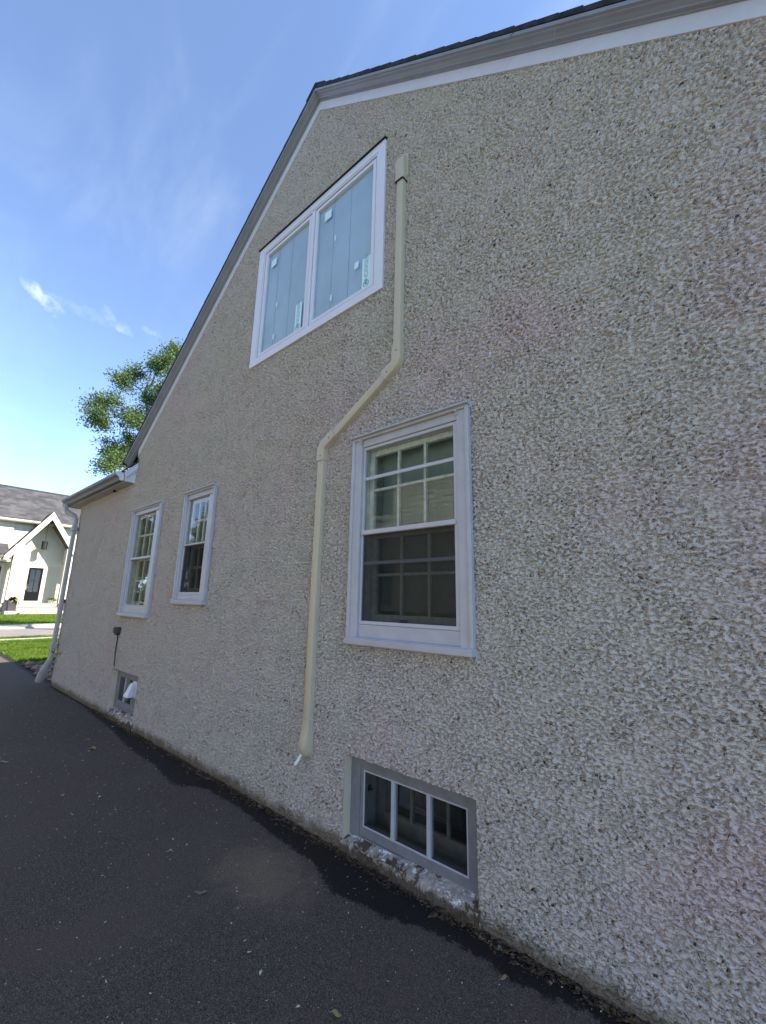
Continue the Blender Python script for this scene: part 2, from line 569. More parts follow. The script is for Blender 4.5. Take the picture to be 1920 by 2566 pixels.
def link(name, me, mat, parent=None, loc=None):
    o = bpy.data.objects.new(name, me)
    COL.objects.link(o)
    if mat is not None:
        me.materials.append(MAT[mat])
    if parent is not None:
        o.parent = parent
        ORI[o] = ORI[parent]
        o.location = (0, 0, 0)
    else:
        o.location = loc or (0, 0, 0)
        ORI[o] = Vector(loc or (0, 0, 0))
    return o


class MB:
    """collects faces in WORLD coordinates; build() links ONE mesh object"""

    def __init__(self):
        self.v, self.f = [], []

    def add(self, vs, fs):
        b = len(self.v)
        self.v += [tuple(x) for x in vs]
        self.f += [tuple(b + i for i in f) for f in fs]
        return self

    def box(self, x0, x1, y0, y1, z0, z1):
        x0, x1 = sorted((x0, x1))
        y0, y1 = sorted((y0, y1))
        z0, z1 = sorted((z0, z1))
        return self.add([(x0, y0, z0), (x1, y0, z0), (x1, y1, z0), (x0, y1, z0), (x0, y0, z1), (x1, y0, z1), (x1, y1, z1), (x0, y1, z1)],
                        [(0, 3, 2, 1), (4, 5, 6, 7), (0, 1, 5, 4), (1, 2, 6, 5), (2, 3, 7, 6), (3, 0, 4, 7)])

    def ring(self, o, i, y0, y1):
        """rectangular frame in the x-z plane: outer (x0,x1,z0,z1), inner the same, mitred"""
        ox0, ox1, oz0, oz1 = o
        ix0, ix1, iz0, iz1 = i
        P = [(ox0, oz0), (ox1, oz0), (ox1, oz1), (ox0, oz1), (ix0, iz0), (ix1, iz0), (ix1, iz1), (ix0, iz1)]
        vs = [(x, y0, z) for x, z in P] + [(x, y1, z) for x, z in P]
        fs = []
        for k in range(4):
            n = (k + 1) % 4
            fs += [(k, n, 4 + n, 4 + k), (8 + n, 8 + k, 12 + k, 12 + n), (n, k, 8 + k, 8 + n), (4 + k, 4 + n, 12 + n, 12 + k)]
        return self.add(vs, fs)

    def prism(self, poly, axis, a, b):
        """poly in the two remaining axes (in x,y,z order), extruded from a to b along axis"""
        n = len(poly)

        def p(q, t):
            q = list(q)
            q.insert(axis, t)
            return q
        vs = [p(q, a) for q in poly] + [p(q, b) for q in poly]
        fs = [tuple(range(n)), tuple(range(2 * n - 1, n - 1, -1))]
        fs += [(i, i + n, (i + 1) % n + n, (i + 1) % n) for i in range(n)]
        return self.add(vs, fs)

    def quad(self, a, b, c, d):
        return self.add([a, b, c, d], [(0, 1, 2, 3)])

    def loft(self, rings, closed=True, cap=True):
        n = len(rings[0])
        vs = [p for r in rings for p in r]
        fs = []
        for k in range(len(rings) - 1):
            for i in range(n if closed else n - 1):
                j = (i + 1) % n
                fs.append((k * n + i, k * n + j, (k + 1) * n + j, (k + 1) * n + i))
        if cap and closed:
            fs.append(tuple(range(n))[::-1])
            fs.append(tuple(range((len(rings) - 1) * n, len(rings) * n)))
        return self.add(vs, fs)

    def tube(self, pts, rad, n=8, cap=True):
        pts = [Vector(p) for p in pts]
        if not isinstance(rad, (list, tuple)):
            rad = [rad] * len(pts)
        rings = []
        u = None
        for k, p in enumerate(pts):
            d = (pts[min(k + 1, len(pts) - 1)] - pts[max(k - 1, 0)]).normalized()
            if u is None:
                u = d.orthogonal().normalized()
            else:
                u = (u - d * u.dot(d)).normalized()
            w = d.cross(u)
            rings.append([p + (u * math.cos(2 * math.pi * i / n) + w * math.sin(2 * math.pi * i / n)) * rad[k] for i in range(n)])
        return self.loft(rings, True, cap)

    def build(self, name, mat, parent=None, bevel=0.0, smooth=False, loc=None, seg=2):
        o0 = ORI[parent] if parent is not None else Vector(loc or (0, 0, 0))
        me = bpy.data.meshes.new(name)
        me.from_pydata([(x - o0.x, y - o0.y, z - o0.z) for x, y, z in self.v], [], self.f)
        bm = bmesh.new()
        bm.from_mesh(me)
        bmesh.ops.recalc_face_normals(bm, faces=bm.faces)
        bm.to_mesh(me)
        bm.free()
        o = link(name, me, mat, parent, loc)
        if smooth:
            for p in me.polygons:
                p.use_smooth = True
            me.set_sharp_from_angle(angle=R(40))
        if bevel:
            b = o.modifiers.new('bevel', 'BEVEL')
            b.width = bevel
            b.segments = seg
            b.limit_method = 'ANGLE'
            b.angle_limit = R(40)
        return o


def numpy_mesh(name, verts, faces_flat, sizes, mat, parent=None, loc=None):
    me = bpy.data.meshes.new(name)
    me.vertices.add(len(verts))
    me.vertices.foreach_set('co', np.asarray(verts, np.float32).ravel())
    me.loops.add(len(faces_flat))
    me.loops.foreach_set('vertex_index', np.asarray(faces_flat, np.int32))
    me.polygons.add(len(sizes))
    st = np.concatenate(([0], np.cumsum(sizes)[:-1])).astype(np.int32)
    me.polygons.foreach_set('loop_start', st)
    me.polygons.foreach_set('loop_total', np.asarray(sizes, np.int32))
    me.update(calc_edges=True)
    return link(name, me, mat, parent, loc)


def text_mesh(s, size, extrude=0.0):
    cu = bpy.data.curves.new('lettering', 'FONT')
    cu.body = s
    cu.size = size
    cu.extrude = extrude
    cu.align_x = 'CENTER'
    cu.align_y = 'CENTER'
    o = bpy.data.objects.new('lettering', cu)
    COL.objects.link(o)
    dg = bpy.context.evaluated_depsgraph_get()
    me = bpy.data.meshes.new_from_object(o.evaluated_get(dg))
    bpy.data.objects.remove(o)
    bpy.data.curves.remove(cu)
    return me


def struct(o):
    o['kind'] = 'structure'
    return o


# ------------------------------------------------------------------ ground
def sheet(name, x0, x1, y0, y1, z, mat):
    m = MB()
    m.quad((x0, y0, z), (x1, y0, z), (x1, y1, z), (x0, y1, z))
    return struct(m.build(name, mat))


sheet('ground', -900, 900, -900, 900, -0.02, 'lawn')
sheet('driveway', -18.35, 12, -5.2, 0.12, 0.0, 'asphalt')
sheet('street', -23.75, -18.95, -160, 160, -0.006, 'street')
m = MB()
m.box(-18.35, -17.6, 0.16, 120, -0.3, 0.015)
m.box(-18.35, -17.6, -120, -5.25, -0.3, 0.015)
struct(m.build('pavement', 'concrete', bevel=0.01))
m = MB()
m.box(-25.9, -23.75, -120, 120, -0.3, 0.06)
struct(m.build('far_pavement', 'concrete', bevel=0.02))
m = MB()
m.box(-39.5, -38.9, -6, 14, -0.3, 0.02)
struct(m.build('path', 'concrete', bevel=0.01))

# ------------------------------------------------------------------ the stucco house
house = thing('stucco_house', 'tall gabled house with rough beige-grey stucco wall beside the asphalt driveway', 'house', (-3.5, 0, 0))
PEAK_X, SL = -2.645, 0.781
FRZ = 6.25                        # underside of the frieze at the peak


def rake_z(x, z0=FRZ):
    return z0 - SL * abs(x - PEAK_X)


XC, XR = -8.77, 1.55              # corners of the wall
HOLES = [(-1.90, -1.16, 1.30, 2.49), (-6.06, -5.37, 1.33, 2.50), (-4.53, -4.06, 1.475, 2.495), (-3.42, -1.81, 3.755, 5.03),
         (-1.978, -1.090, 0.070, 0.530), (-6.105, -5.270, 0.095, 0.567)]


def gable_wall():
    bx = sorted({XC, -6.30, PEAK_X, XR} | {h[0] for h in HOLES} | {h[1] for h in HOLES})
    xs = []
    for a, b in zip(bx[:-1], bx[1:]):
        mid = (a + b) / 2
        step = 0.0044 + 0.00060 * max(0.0, -mid - 0.6)
        n = max(1, int(round((b - a) / step)))
        xs += list(np.linspace(a, b, n, endpoint=False))
    xs.append(XR)
    xs = np.array(xs)
    bz = sorted({-0.06, 3.0, 6.27} | {h[2] for h in HOLES} | {h[3] for h in HOLES})
    zs = []
    for a, b in zip(bz[:-1], bz[1:]):
        step = 0.0050 if b < 3.8 else 0.0058
        n = max(1, int(round((b - a) / step)))
        zs += list(np.linspace(a, b, n, endpoint=False))
    zs.append(6.27)
    zs = np.array(zs)
    top = np.where(xs < -6.30, 3.06, np.minimum(FRZ + 0.03 - SL * np.abs(xs - PEAK_X), 6.27))
    top[np.isclose(xs, -6.30)] = 3.40
    X, Z = np.meshgrid(xs, zs, indexing='ij')
    T = np.repeat(top[:, None], len(zs), 1)
    Zc = np.minimum(Z, T)
    nx, nz = len(xs), len(zs)
    V = np.stack([X + 3.5, np.zeros_like(X), Zc], -1).reshape(-1, 3)
    i, j = np.meshgrid(np.arange(nx - 1), np.arange(nz - 1), indexing='ij')
    a = i * nz + j
    q = np.stack([a, a + nz, a + nz + 1, a + 1], -1)          # faces -y
    cx = (X[:-1, :-1] + X[1:, 1:]) / 2
    cz = (Z[:-1, :-1] + Z[1:, 1:]) / 2
    low = np.maximum(T[:-1, :-1], T[1:, :-1])
    keep = Z[:-1, :-1] < low - 1e-5
    for h in HOLES:
        keep &= ~((cx > h[0]) & (cx < h[1]) & (cz > h[2]) & (cz < h[3]))
    q = q[keep]
    used = np.zeros(len(V), bool)
    used[q.ravel()] = True
    remap = np.cumsum(used) - 1
    o = numpy_mesh('wall', V[used], remap[q].ravel(), np.full(len(q), 4), 'stucco', house)
    o.data.shade_smooth()
    return o


gable_wall()
# the walls round the other sides
m = MB()
m.box(XC, XC + 0.2, 0.012, 9.0, -0.06, 3.06)
m.box(XR - 0.2, XR, 0.012, 9.0, -0.06, 3.06)
m.box(XC + 0.2, XR - 0.2, 8.8, 9.0, -0.06, 3.06)
m.prism([(-6.3, 3.06), (XR - 0.2, 3.06), (PEAK_X, 6.2)], 1, 8.8, 9.0)
m.build('wall', 'stucco_reveal', house)
m = MB()
m.box(XC + 0.22, XR - 0.22, 0.55, 8.7, 0.0, 0.02)
m.box(XC + 0.22, XR - 0.22, 0.55, 8.7, 2.9, 2.95)
m.build('floor', 'room_wall', house)

# main roof: stepped shingle courses, extruded along the ridge
RT = 6.463                        # underside of the shingles at the peak
for s in (-1, 1):
    xe = -6.66 if s < 0 else XR + 0.30
    L = abs(xe - PEAK_X)
    n = int(L / 0.125)
    rng_ = random.Random(5 + s)
    topl = []
    for k in range(n + 1):
        d0, d1 = L * k / (n + 1), L * (k + 1) / (n + 1)
        j = rng_.uniform(-0.003, 0.004)
        topl += [(PEAK_X + s * d0, RT + 0.030 - SL * d0 - 0.004 + j), (PEAK_X + s * d1, RT + 0.030 - SL * d1 + 0.004 + j)]
    poly = [(PEAK_X, RT - 0.012)] + topl + [(xe, RT - 0.012 - SL * L)]
    m = MB()
    m.prism(poly, 1, -0.090, 9.1)
    m.build('roof', 'shingle', house)
m = MB()
m.prism([(PEAK_X - 0.13, RT + 0.05 - SL * 0.13 - 0.005), (PEAK_X, RT + 0.052), (PEAK_X + 0.16, RT + 0.05 - SL * 0.16 - 0.005), (PEAK_X + 0.16, RT + 0.033 - SL * 0.16), (PEAK_X, RT + 0.03), (PEAK_X - 0.13, RT + 0.033 - SL * 0.13)], 1, -0.093, 9.1)
m.build('ridge_cap', 'shingle', house)

# raking crown: profile in (y, dz) swept down each slope
PROF = [(0.0, -0.018), (-0.087, -0.018), (-0.086, -0.044), (-0.072, -0.046), (-0.068, -0.052), (-0.052, -0.058), (-0.038, -0.070),
        (-0.033, -0.078), (-0.040, -0.081), (-0.038, -0.089), (-0.022, -0.091), (-0.020, -0.100), (0.0, -0.102)]
for s in (-1, 1):
    xe = -6.60 if s < 0 else XR + 0.25
    m = MB()
    r0 = [(PEAK_X, y, RT + dz) for y, dz in PROF]
    r1 = [(xe, y, RT + dz - SL * abs(xe - PEAK_X)) for y, dz in PROF]
    m.loft([r0, r1])
    m.build('rake_moulding', 'rake_crown_shade', house)
    m = MB()
    xf = -6.32 if s < 0 else XR + 0.02
    d = abs(xf - PEAK_X)
    a, b = RT - 0.097, FRZ + 0.004
    m.add([(PEAK_X, y, z) for y, z in ((-0.012, a), (-0.012, b), (0.02, b), (0.02, a))] + [(xf, y, z - SL * d) for y, z in ((-0.012, a), (-0.012, b), (0.02, b), (0.02, a))],
          [(0, 1, 2, 3), (7, 6, 5, 4), (0, 4, 5, 1), (1, 5, 6, 2), (2, 6, 7, 3), (3, 7, 4, 0)])
    m.build('frieze_board', 'frieze', house)

def crown_z(x, dz):
    return RT + dz - SL * abs(x - PEAK_X)


m = MB()
m.tube([(-0.655, -0.0874, crown_z(-0.655, -0.020)), (-0.680, -0.0866, crown_z(-0.680, -0.043))], 0.0022, 5)
m.build('board_joint', 'dark_seal', house)
m = MB()
m.tube([(-0.430, -0.068, crown_z(-0.430, -0.052)), (-0.440, -0.038, crown_z(-0.440, -0.071))], 0.0016, 5)
m.build('board_joint', 'frieze', house)

# front wing: eave box, return, gutter, hipped roof
EZ = 2.995
m = MB()
m.box(-9.10, -6.315, -0.125, 0.02, EZ, EZ + 0.10)
m.box(-9.10, -8.765, 0.022, 9.0, EZ, EZ + 0.10)
m.build('soffit', 'soffit', house, 0.003)
m = MB()
m.prism([(0.010, EZ - 0.004), (-0.130, EZ + 0.010), (-0.132, EZ + 0.115), (-0.05, EZ + 0.235), (0.010, EZ + 0.30)], 0, -6.330, -6.300)
ret = m.build('eave_return', 'new_trim', house, 0.003)
m = MB()
m.prism([(0.008, EZ + 0.215), (-0.134, EZ + 0.055), (-0.150, EZ + 0.115), (-0.150, EZ + 0.128), (0.008, EZ + 0.315)], 0, -6.2985, -6.272)
m.prism([(0.006, EZ + 0.180), (-0.130, EZ + 0.028), (-0.130, EZ + 0.050), (0.006, EZ + 0.208)], 0, -6.2985, -6.285)
m.build('bed_moulding', 'new_trim', ret, 0.002)
m = MB()
m.prism([(0.006, EZ + 0.320), (-0.165, EZ + 0.132), (-0.165, EZ + 0.150), (0.006, EZ + 0.338)], 0, -6.52, -6.262)
m.prism([(0.006, EZ + 0.325), (-0.012, EZ + 0.325), (-0.010, EZ + 0.40), (0.006, EZ + 0.41)], 0, -6.276, -6.262)
m.build('flashing', 'dark_seal', ret)
GP = [(-0.136, 0.128), (-0.136, 0.022), (-0.140, 0.012), (-0.180, 0.012), (-0.187, 0.020), (-0.194, 0.046), (-0.208, 0.064), (-0.226, 0.074), (-0.238, 0.088), (-0.240, 0.122), (-0.232, 0.126)]
m = MB()
m.loft([[(x, y, EZ + z) for y, z in GP] for x in (-9.12, -6.345)])
m.box(-9.20, -9.105, -0.20, 9.0, EZ + 0.012, EZ + 0.118)
gut = m.build('gutter', 'gutter_face_shade', house, 0.0015)
m = MB()
m.prism([(y, EZ + z) for y, z in GP], 0, -6.3435, -6.337)
m.build('end_cap', 'new_trim', gut)
m = MB()
m.add([(-9.13, -0.17, EZ + 0.135), (-6.30, -0.17, EZ + 0.135), (-6.30, 1.6, EZ + 0.70), (-7.6, 1.6, EZ + 0.70), (-9.13, 9.0, EZ + 0.135), (-7.6, 7.4, EZ + 0.70), (-6.30, 7.4, EZ + 0.70), (-6.30, 9.0, EZ + 0.135)],
      [(0, 1, 2, 3), (0, 3, 5, 4), (4, 5, 6, 7), (3, 2, 6, 5)])
m.build('wing_roof', 'shingle', house)
m = MB()
m.box(-6.99, -6.955, -0.065, -0.03, EZ - 0.035, EZ - 0.0015)
m.build('vent_plug', 'dark_seal', house, 0.004)


# ------------------------------------------------------------------ windows
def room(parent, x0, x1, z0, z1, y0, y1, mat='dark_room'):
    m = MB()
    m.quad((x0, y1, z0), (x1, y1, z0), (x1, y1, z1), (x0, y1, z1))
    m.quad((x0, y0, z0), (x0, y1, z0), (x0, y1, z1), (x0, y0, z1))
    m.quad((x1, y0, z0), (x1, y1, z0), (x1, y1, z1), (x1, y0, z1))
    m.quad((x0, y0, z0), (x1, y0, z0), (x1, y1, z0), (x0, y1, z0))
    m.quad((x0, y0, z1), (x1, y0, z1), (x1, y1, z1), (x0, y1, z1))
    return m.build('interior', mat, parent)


def pane(parent, x0, x1, z0, z1, y, mat='pane_glass', name='pane'):
    m = MB()
    m.quad((x0, y, z0), (x1, y, z0), (x1, y, z1), (x0, y, z1))
    return m.build(name, mat, parent)


def sash(parent, x0, x1, z0, z1, y0, y1, st, xm, zm, mat, mw=0.016, bot=None):
    m = MB()
    m.ring((x0, x1, z0, z1), (x0 + st, x1 - st, z0 + (bot or st), z1 - st), y0, y1)
    s = m.build('sash', mat, parent, 0.003)
    m = MB()
    for x in xm:
        m.box(x - mw / 2, x + mw / 2, y0 + 0.002, y1 - 0.006, z0 + (bot or st) - 0.002, z1 - st + 0.002)
    if xm:
        m.build('muntin', mat, parent, 0.003)
    m = MB()
    for z in zm:
        m.box(x0 + st - 0.002, x1 - st + 0.002, y0 + 0.004, y1 - 0.008, z - mw / 2, z + mw / 2)
    if zm:
        m.build('muntin', mat, parent, 0.003)
    pane(parent, x0 + st, x1 - st, z0 + (bot or st), z1 - st, (y0 + y1) / 2 + 0.004)
    return s


def double_hung(label, out, glassr, meet, headz, bottomz, jamb, mw=0.018, trim='old_trim', screen=True, inner=True, shade=False, hangers=True, mid=None, rail='storm_frame', cols=3, deep=0.0, apron_y=-0.012):
    """out = casing outer x0,x1,sill bottom,hood top; glassr = visible storm glass rect"""
    x0, x1, zb, zt = out
    g0, g1, gb, gt = glassr
    sill_h = 0.042
    zs = zb + sill_h
    w = MB()
    cw = jamb                                   # casing width
    w.ring((x0, x1, zs, zt - 0.014), (x0 + cw, x1 - cw, zs - 0.05, headz + 0.05), -0.030, 0.03)
    w = w.build('window', trim, house, 0.004)
    w['label'] = label
    m = MB()
    m.ring((x0 - 0.006, x1 + 0.006, zs, zt - 0.010), (x0 + 0.017, x1 - 0.017, zs - 0.04, zt - 0.034), -0.042, -0.008)
    m.build('brick_mould', trim, w, 0.004)
    m = MB()                                    # sloped drip cap
    m.prism([(0.012, zt + 0.012), (-0.062, zt - 0.006), (-0.064, zt - 0.016), (-0.030, zt - 0.022), (-0.026, zt - 0.034), (0.012, zt - 0.036)], 0, x0 - 0.012, x1 + 0.016)
    m.build('hood', trim, w, 0.002)
    m = MB()
    m.prism([(0.012, zb), (-0.058, zb), (-0.060, zs - 0.006), (0.012, zs + 0.006)], 0, x0 - 0.003, x1 + 0.004)
    m.build('sill', trim, w, 0.004)
    m = MB()                                    # head blind stop and lower apron
    m.box(x0 + cw + 0.0015, x1 - cw - 0.0015, -0.020, 0.03, headz, headz + 0.052)
    m.build('head_board', trim, w, 0.003)
    m = MB()
    m.box(x0 + cw + 0.0015, x1 - cw - 0.0015, apron_y, 0.03, zs + 0.0015, bottomz)
    m.build('apron', trim, w, 0.003)
    m = MB()                                    # storm frame
    m.ring((x0 + cw + 0.0015, x1 - cw - 0.0015, bottomz + 0.0015, headz - 0.0015), (g0, g1, gb, gt), -0.010, 0.022)
    m.build('storm_frame', rail, w, 0.003)
    m = MB()
    a, b = meet
    m.box(g0 - 0.012, g1 + 0.012, -0.016, 0.018, a, b)
    m.box(g0 - 0.004, g1 + 0.004, -0.022, -0.0165, a + 0.002, a + 0.009)
    m.build('meeting_rail', rail, w, 0.003)
    pane(w, g0, g1, b, gt, 0.006)
    if screen:
        pane(w, g0, g1, gb, a, 0.0, 'insect_screen', 'insect_screen')
    pane(w, g0, g1, gb, a, 0.010)
    if mid:
        for z in mid:
            m = MB()
            m.box(g0 + 0.001, g1 - 0.001, -0.004 if z > meet[0] else 0.003, 0.0045 if z > meet[0] else 0.0085, z - 0.011, z + 0.011)
            m.build('glazing_bar', rail, w, 0.002)
    # jamb lining behind the storm window
    m = MB()
    m.ring((g0 - 0.055, g1 + 0.055, gb - 0.055, gt + 0.055), (g0 - 0.008, g1 + 0.008, gb - 0.012, gt + 0.006), 0.024, 0.20)
    m.build('jamb', 'old_sash', w, 0.002)
    zc = (a + b) / 2
    ix0, ix1 = g0 - 0.006, g1 + 0.006
    wdt = ix1 - ix0
    st = 0.040
    xm = [ix0 + st + (wdt - 2 * st) * k / cols for k in range(1, cols)]
    yo = 0.052 + deep
    sash(w, ix0, ix1, zc - 0.01, gt + 0.004, yo, yo + 0.034, st, xm, [(zc + gt) / 2 + 0.012], 'old_sash', mw)
    sash(w, ix0, ix1, gb - 0.01, zc + 0.012, yo + 0.040, yo + 0.074, st, xm, [(zc + gb) / 2 + 0.01], 'old_sash', mw, bot=0.05)
    if shade:
        m = MB()
        n = 24
        m.loft([[(g0 + 0.02 + (g1 - g0 - 0.04) * i / n, 0.165 + 0.004 * math.sin(i * 0.7 + z * 9), z) for i in range(n + 1)] for z in (gb + 0.085, gb + 0.5, gb + 0.9, gt + 0.01)], closed=False, cap=False)
        m.box(g0 + 0.02, g1 - 0.02, 0.158, 0.172, gb + 0.060, gb + 0.086)
        m.build('roller_shade', 'shade_cloth', w)
    room(w, g0 - 0.056, g1 + 0.056, gb - 0.056, gt + 0.056, 0.19, 0.50 if not shade else 0.40)
    if hangers:
        for x in (x0 + cw - 0.004, x1 - cw + 0.004):
            m = MB()
            m.box(x - 0.011, x + 0.011, -0.036, -0.0305, headz + 0.022, headz + 0.060)
            m.tube([(x, -0.036, headz + 0.045), (x, -0.048, headz + 0.045)], 0.008, 10)
            m.build('storm_hanger', trim, w, 0.002)
    return w


bw = double_hung('large double-hung window with an aluminium storm frame and a pulled pale shade', (-1.972, -1.070, 1.182, 2.575), (-1.880, -1.180, 1.325, 2.470), (1.874, 1.906), 2.492, 1.302, 0.076,
                 shade=True, mid=[2.264, 1.689])
# sash lock seen over the meeting rail
m = MB()
m.box(-1.555, -1.495, 0.085, 0.108, 1.905, 1.917)
m.tube([(-1.545, 0.095, 1.917), (-1.535, 0.095, 1.929), (-1.500, 0.088, 1.926)], 0.006, 8)
m.build('sash_lock', 'dark_seal', bw)
m = MB()
m.box(-1.56, -1.515, -0.012, -0.0005, 1.327, 1.343)
m.build('screen_latch', 'dark_seal', bw, 0.002)
w1 = double_hung('narrow window with an open interior view nearest the house corner', (-6.093, -5.200, 1.207, 2.578), (-6.010, -5.388, 1.345, 2.490), (1.905, 1.932), 2.492, 1.337, 0.045,
                 screen=False, cols=3, deep=-0.020, mw=0.027, apron_y=-0.016)
w2 = double_hung('slim window with dark panes between the corner window and the pipe cover', (-4.576, -3.915, 1.380, 2.578), (-4.508, -4.064, 1.500, 2.488), (1.982, 1.998), 2.492, 1.478, 0.045,
                 screen=True, cols=3, deep=-0.018, mw=0.027, apron_y=-0.016)
# things on the corner window's inner stool, and its half curtain
m = MB()
m.box(-6.00, -5.39, 0.022, 0.066, 1.333, 1.3445)
m.build('stool', 'old_sash', w1)
m = MB()
m.tube([(-5.93, 0.045, 1.346), (-5.925, 0.045, 1.38), (-5.89, 0.045, 1.392), (-5.85, 0.045, 1.376), (-5.845, 0.045, 1.346)], 0.010, 8)
m.tube([(-5.90, 0.042, 1.352), (-5.87, 0.048, 1.37), (-5.86, 0.045, 1.352)], 0.007, 8)
m.build('ornament', 'white_plastic', w1)
m = MB()
m.loft([[(-5.62 + r * math.cos(k * math.pi / 6), 0.044 + r * 0.5 * math.sin(k * math.pi / 6), z) for k in range(12)] for r, z in ((0.03, 1.346), (0.036, 1.356), (0.034, 1.362))])
m.build('ornament', 'red_thing', w1)
m = MB()
n = 40
m.loft([[(-6.0 + 0.36 * i / n, 0.185 + 0.012 * math.sin(i * 1.3), z) for i in range(n + 1)] for z in (1.40, 2.0, 2.46)], closed=False, cap=False)
m.build('curtain', 'curtain', w1)
m = MB()
m.loft([[(-4.52 + 0.16 * i / n, 0.205 + 0.010 * math.sin(i * 1.1), z) for i in range(n + 1)] for z in (1.55, 2.0, 2.46)], closed=False, cap=False)
for k in range(9):
    z = 2.02 + k * 0.042
    m.box(-4.30, -4.18, 0.215, 0.220, z, z + 0.026)
m.build('blind', 'curtain', w2)
m = MB()
m.tube([(-4.475, 0.045, 1.98), (-4.474, 0.045, 1.75), (-4.468, 0.044, 1.66), (-4.474, 0.04, 1.60)], 0.004, 6)
m.build('cord', 'dark_seal', w2)

# upper casement pair
uo = MB()
uo.ring((-3.505, -1.747, 3.702, 5.092), (-3.415, -1.822, 3.760, 5.020), -0.024, 0.02)
uw = uo.build('window', 'new_trim', house, 0.002)
uw['label'] = 'new white casement pair high in the gable with a blue sheet painted as reflected sky behind the glass'
m = MB()
m.box(-3.515, -1.737, -0.038, 0.015, 5.0925, 5.100)
m.prism([(-0.026, 5.1005), (0.01, 5.1005), (0.01, 5.130), (0.0, 5.128)], 0, -3.512, -1.740)
m.build('drip_flashing', 'dark_seal', uw)
m = MB()
m.ring((-3.4135, -1.8235, 3.7615, 5.0185), (-3.398, -1.840, 3.777, 5.003), -0.020, 0.03)
m.box(-2.648, -2.606, -0.018, 0.03, 3.7775, 5.0025)
m.build('frame', 'new_trim', uw, 0.002)
m = MB()
m.ring((-3.398, -1.840, 3.777, 5.003), (-3.390, -1.848, 3.785, 4.995), -0.004, 0.03)
m.box(-2.654, -2.6485, -0.004, 0.03, 3.785, 4.995)
m.box(-2.6055, -2.600, -0.004, 0.03, 3.785, 4.995)
m.build('gasket', 'dark_seal', uw)
for a, b in ((-3.389, -2.6555), (-2.5985, -1.849)):
    m = MB()
    m.ring((a, b, 3.787, 4.993), (a + 0.034, b - 0.034, 3.818, 4.962), -0.014, 0.03)
    sw = m.build('sash', 'new_trim', uw, 0.003)
    pane(uw, a + 0.034, b - 0.034, 3.818, 4.962, 0.004)
m = MB()
m.box(-3.388, -1.85, 0.020, 0.026, 3.788, 4.992)
ws = m.build('sky_reflection_sheet', 'reflected_sky_blue', uw)  # stands in for the pale sky reflected by the upper panes
m = MB()
for x in (-3.19, -2.97, -2.37, -2.16):
    m.box(x - 0.0016, x + 0.0016, 0.0175, 0.0195, 3.79, 4.99)
m.build('sheet_seam', 'seam_blue', uw)


def sticker(x0, x1, z0, z1, text=None):
    m = MB()
    m.box(x0, x1, 0.0005, 0.0015, z0, z1)
    s = m.build('sticker', 'sticker_paper', uw)
    if text:
        me = text_mesh(text, (x1 - x0) * 0.62)
        me.transform(Matrix.Rotation(R(90), 4, 'X') @ Matrix.Rotation(R(90), 4, 'Z'))
        me.transform(Matrix.Translation(Vector((x0 + (x1 - x0) * 0.5, -0.0005, z0 + (z1 - z0) * 0.60)) - ORI[uw]))
        link('lettering', me, 'green_ink', uw)
        m = MB()
        cx, cz, r = (x0 + x1) / 2, z0 + (z1 - z0) * 0.13, (x1 - x0) * 0.34
        for ra, rb in ((r, r * 0.72), (r * 0.40, r * 0.10)):
            n = 20
            m.loft([[(cx + q * math.cos(2 * math.pi * k / n), -0.0005, cz + q * math.sin(2 * math.pi * k / n)) for k in range(n)] for q in (ra, rb)], cap=False)
        m.build('logo', 'green_ink', uw)


sticker(-1.981, -1.891, 3.822, 4.100, 'ANDERSEN')
sticker(-2.826, -2.735, 3.820, 4.108, 'ANDERSEN')
sticker(-2.481, -2.393, 4.80, 4.89)
sticker(-3.300, -3.212, 4.785, 4.87)
sticker(-2.073, -2.026, 4.058, 4.120)
for cx, cz in ((-2.326, 4.53), (-2.343, 3.94), (-3.150, 4.28), (-3.160, 3.93)):
    m = MB()
    m.loft([[(cx + r * 0.55 * math.cos(2 * math.pi * k / 14), 0.0016 - y, cz + r * 1.5 * math.sin(2 * math.pi * k / 14)) for k in range(14)] for r, y in ((0.022, 0.0), (0.020, 0.001))])
    m.build('sticker', 'sticker_paper', uw)

# ---- large basement window
bb = MB()
bb.ring((-1.976, -1.092, 0.074, 0.527), (-1.900, -1.152, 0.096, 0.480), 0.050, 0.20)
bb = bb.build('window', 'grey_sash', house, 0.003)
bb['label'] = 'grey three-light basement window set low beside the driveway'
m = MB()
m.ring((-1.899, -1.153, 0.097, 0.479), (-1.874, -1.172, 0.148, 0.450), 0.056, 0.096)
m.build('sash', 'grey_sash', bb, 0.003)
m = MB()
for x in (-1.650, -1.407):
    m.box(x - 0.012, x + 0.012, 0.054, 0.090, 0.147, 0.451)
m.ring((-1.8745, -1.1715, 0.1475, 0.4505), (-1.866, -1.180, 0.156, 0.442), 0.0545, 0.062)
m.build('muntin', 'old_trim', bb, 0.003)
pane(bb, -1.874, -1.172, 0.148, 0.450, 0.072)
m = MB()
m.ring((-2.02, -1.04, 0.07, 0.60), (-1.905, -1.148, 0.098, 0.479), 0.2015, 0.235)
m.build('jamb', 'inner_sash_paint', bb)
m = MB()
m.ring((-2.02, -1.04, 0.06, 0.60), (-1.86, -1.16, 0.175, 0.445), 0.236, 0.27)
for x in (-1.655, -1.402):
    m.box(x - 0.009, x + 0.009, 0.238, 0.266, 0.174, 0.446)
m.build('inner_sash', 'inner_sash_paint', bb, 0.003)
pane(bb, -1.86, -1.16, 0.175, 0.445, 0.252, 'dark_glass')
room(bb, -2.0, -1.05, 0.06, 0.55, 0.272, 0.62, 'dark_seal')
m = MB()
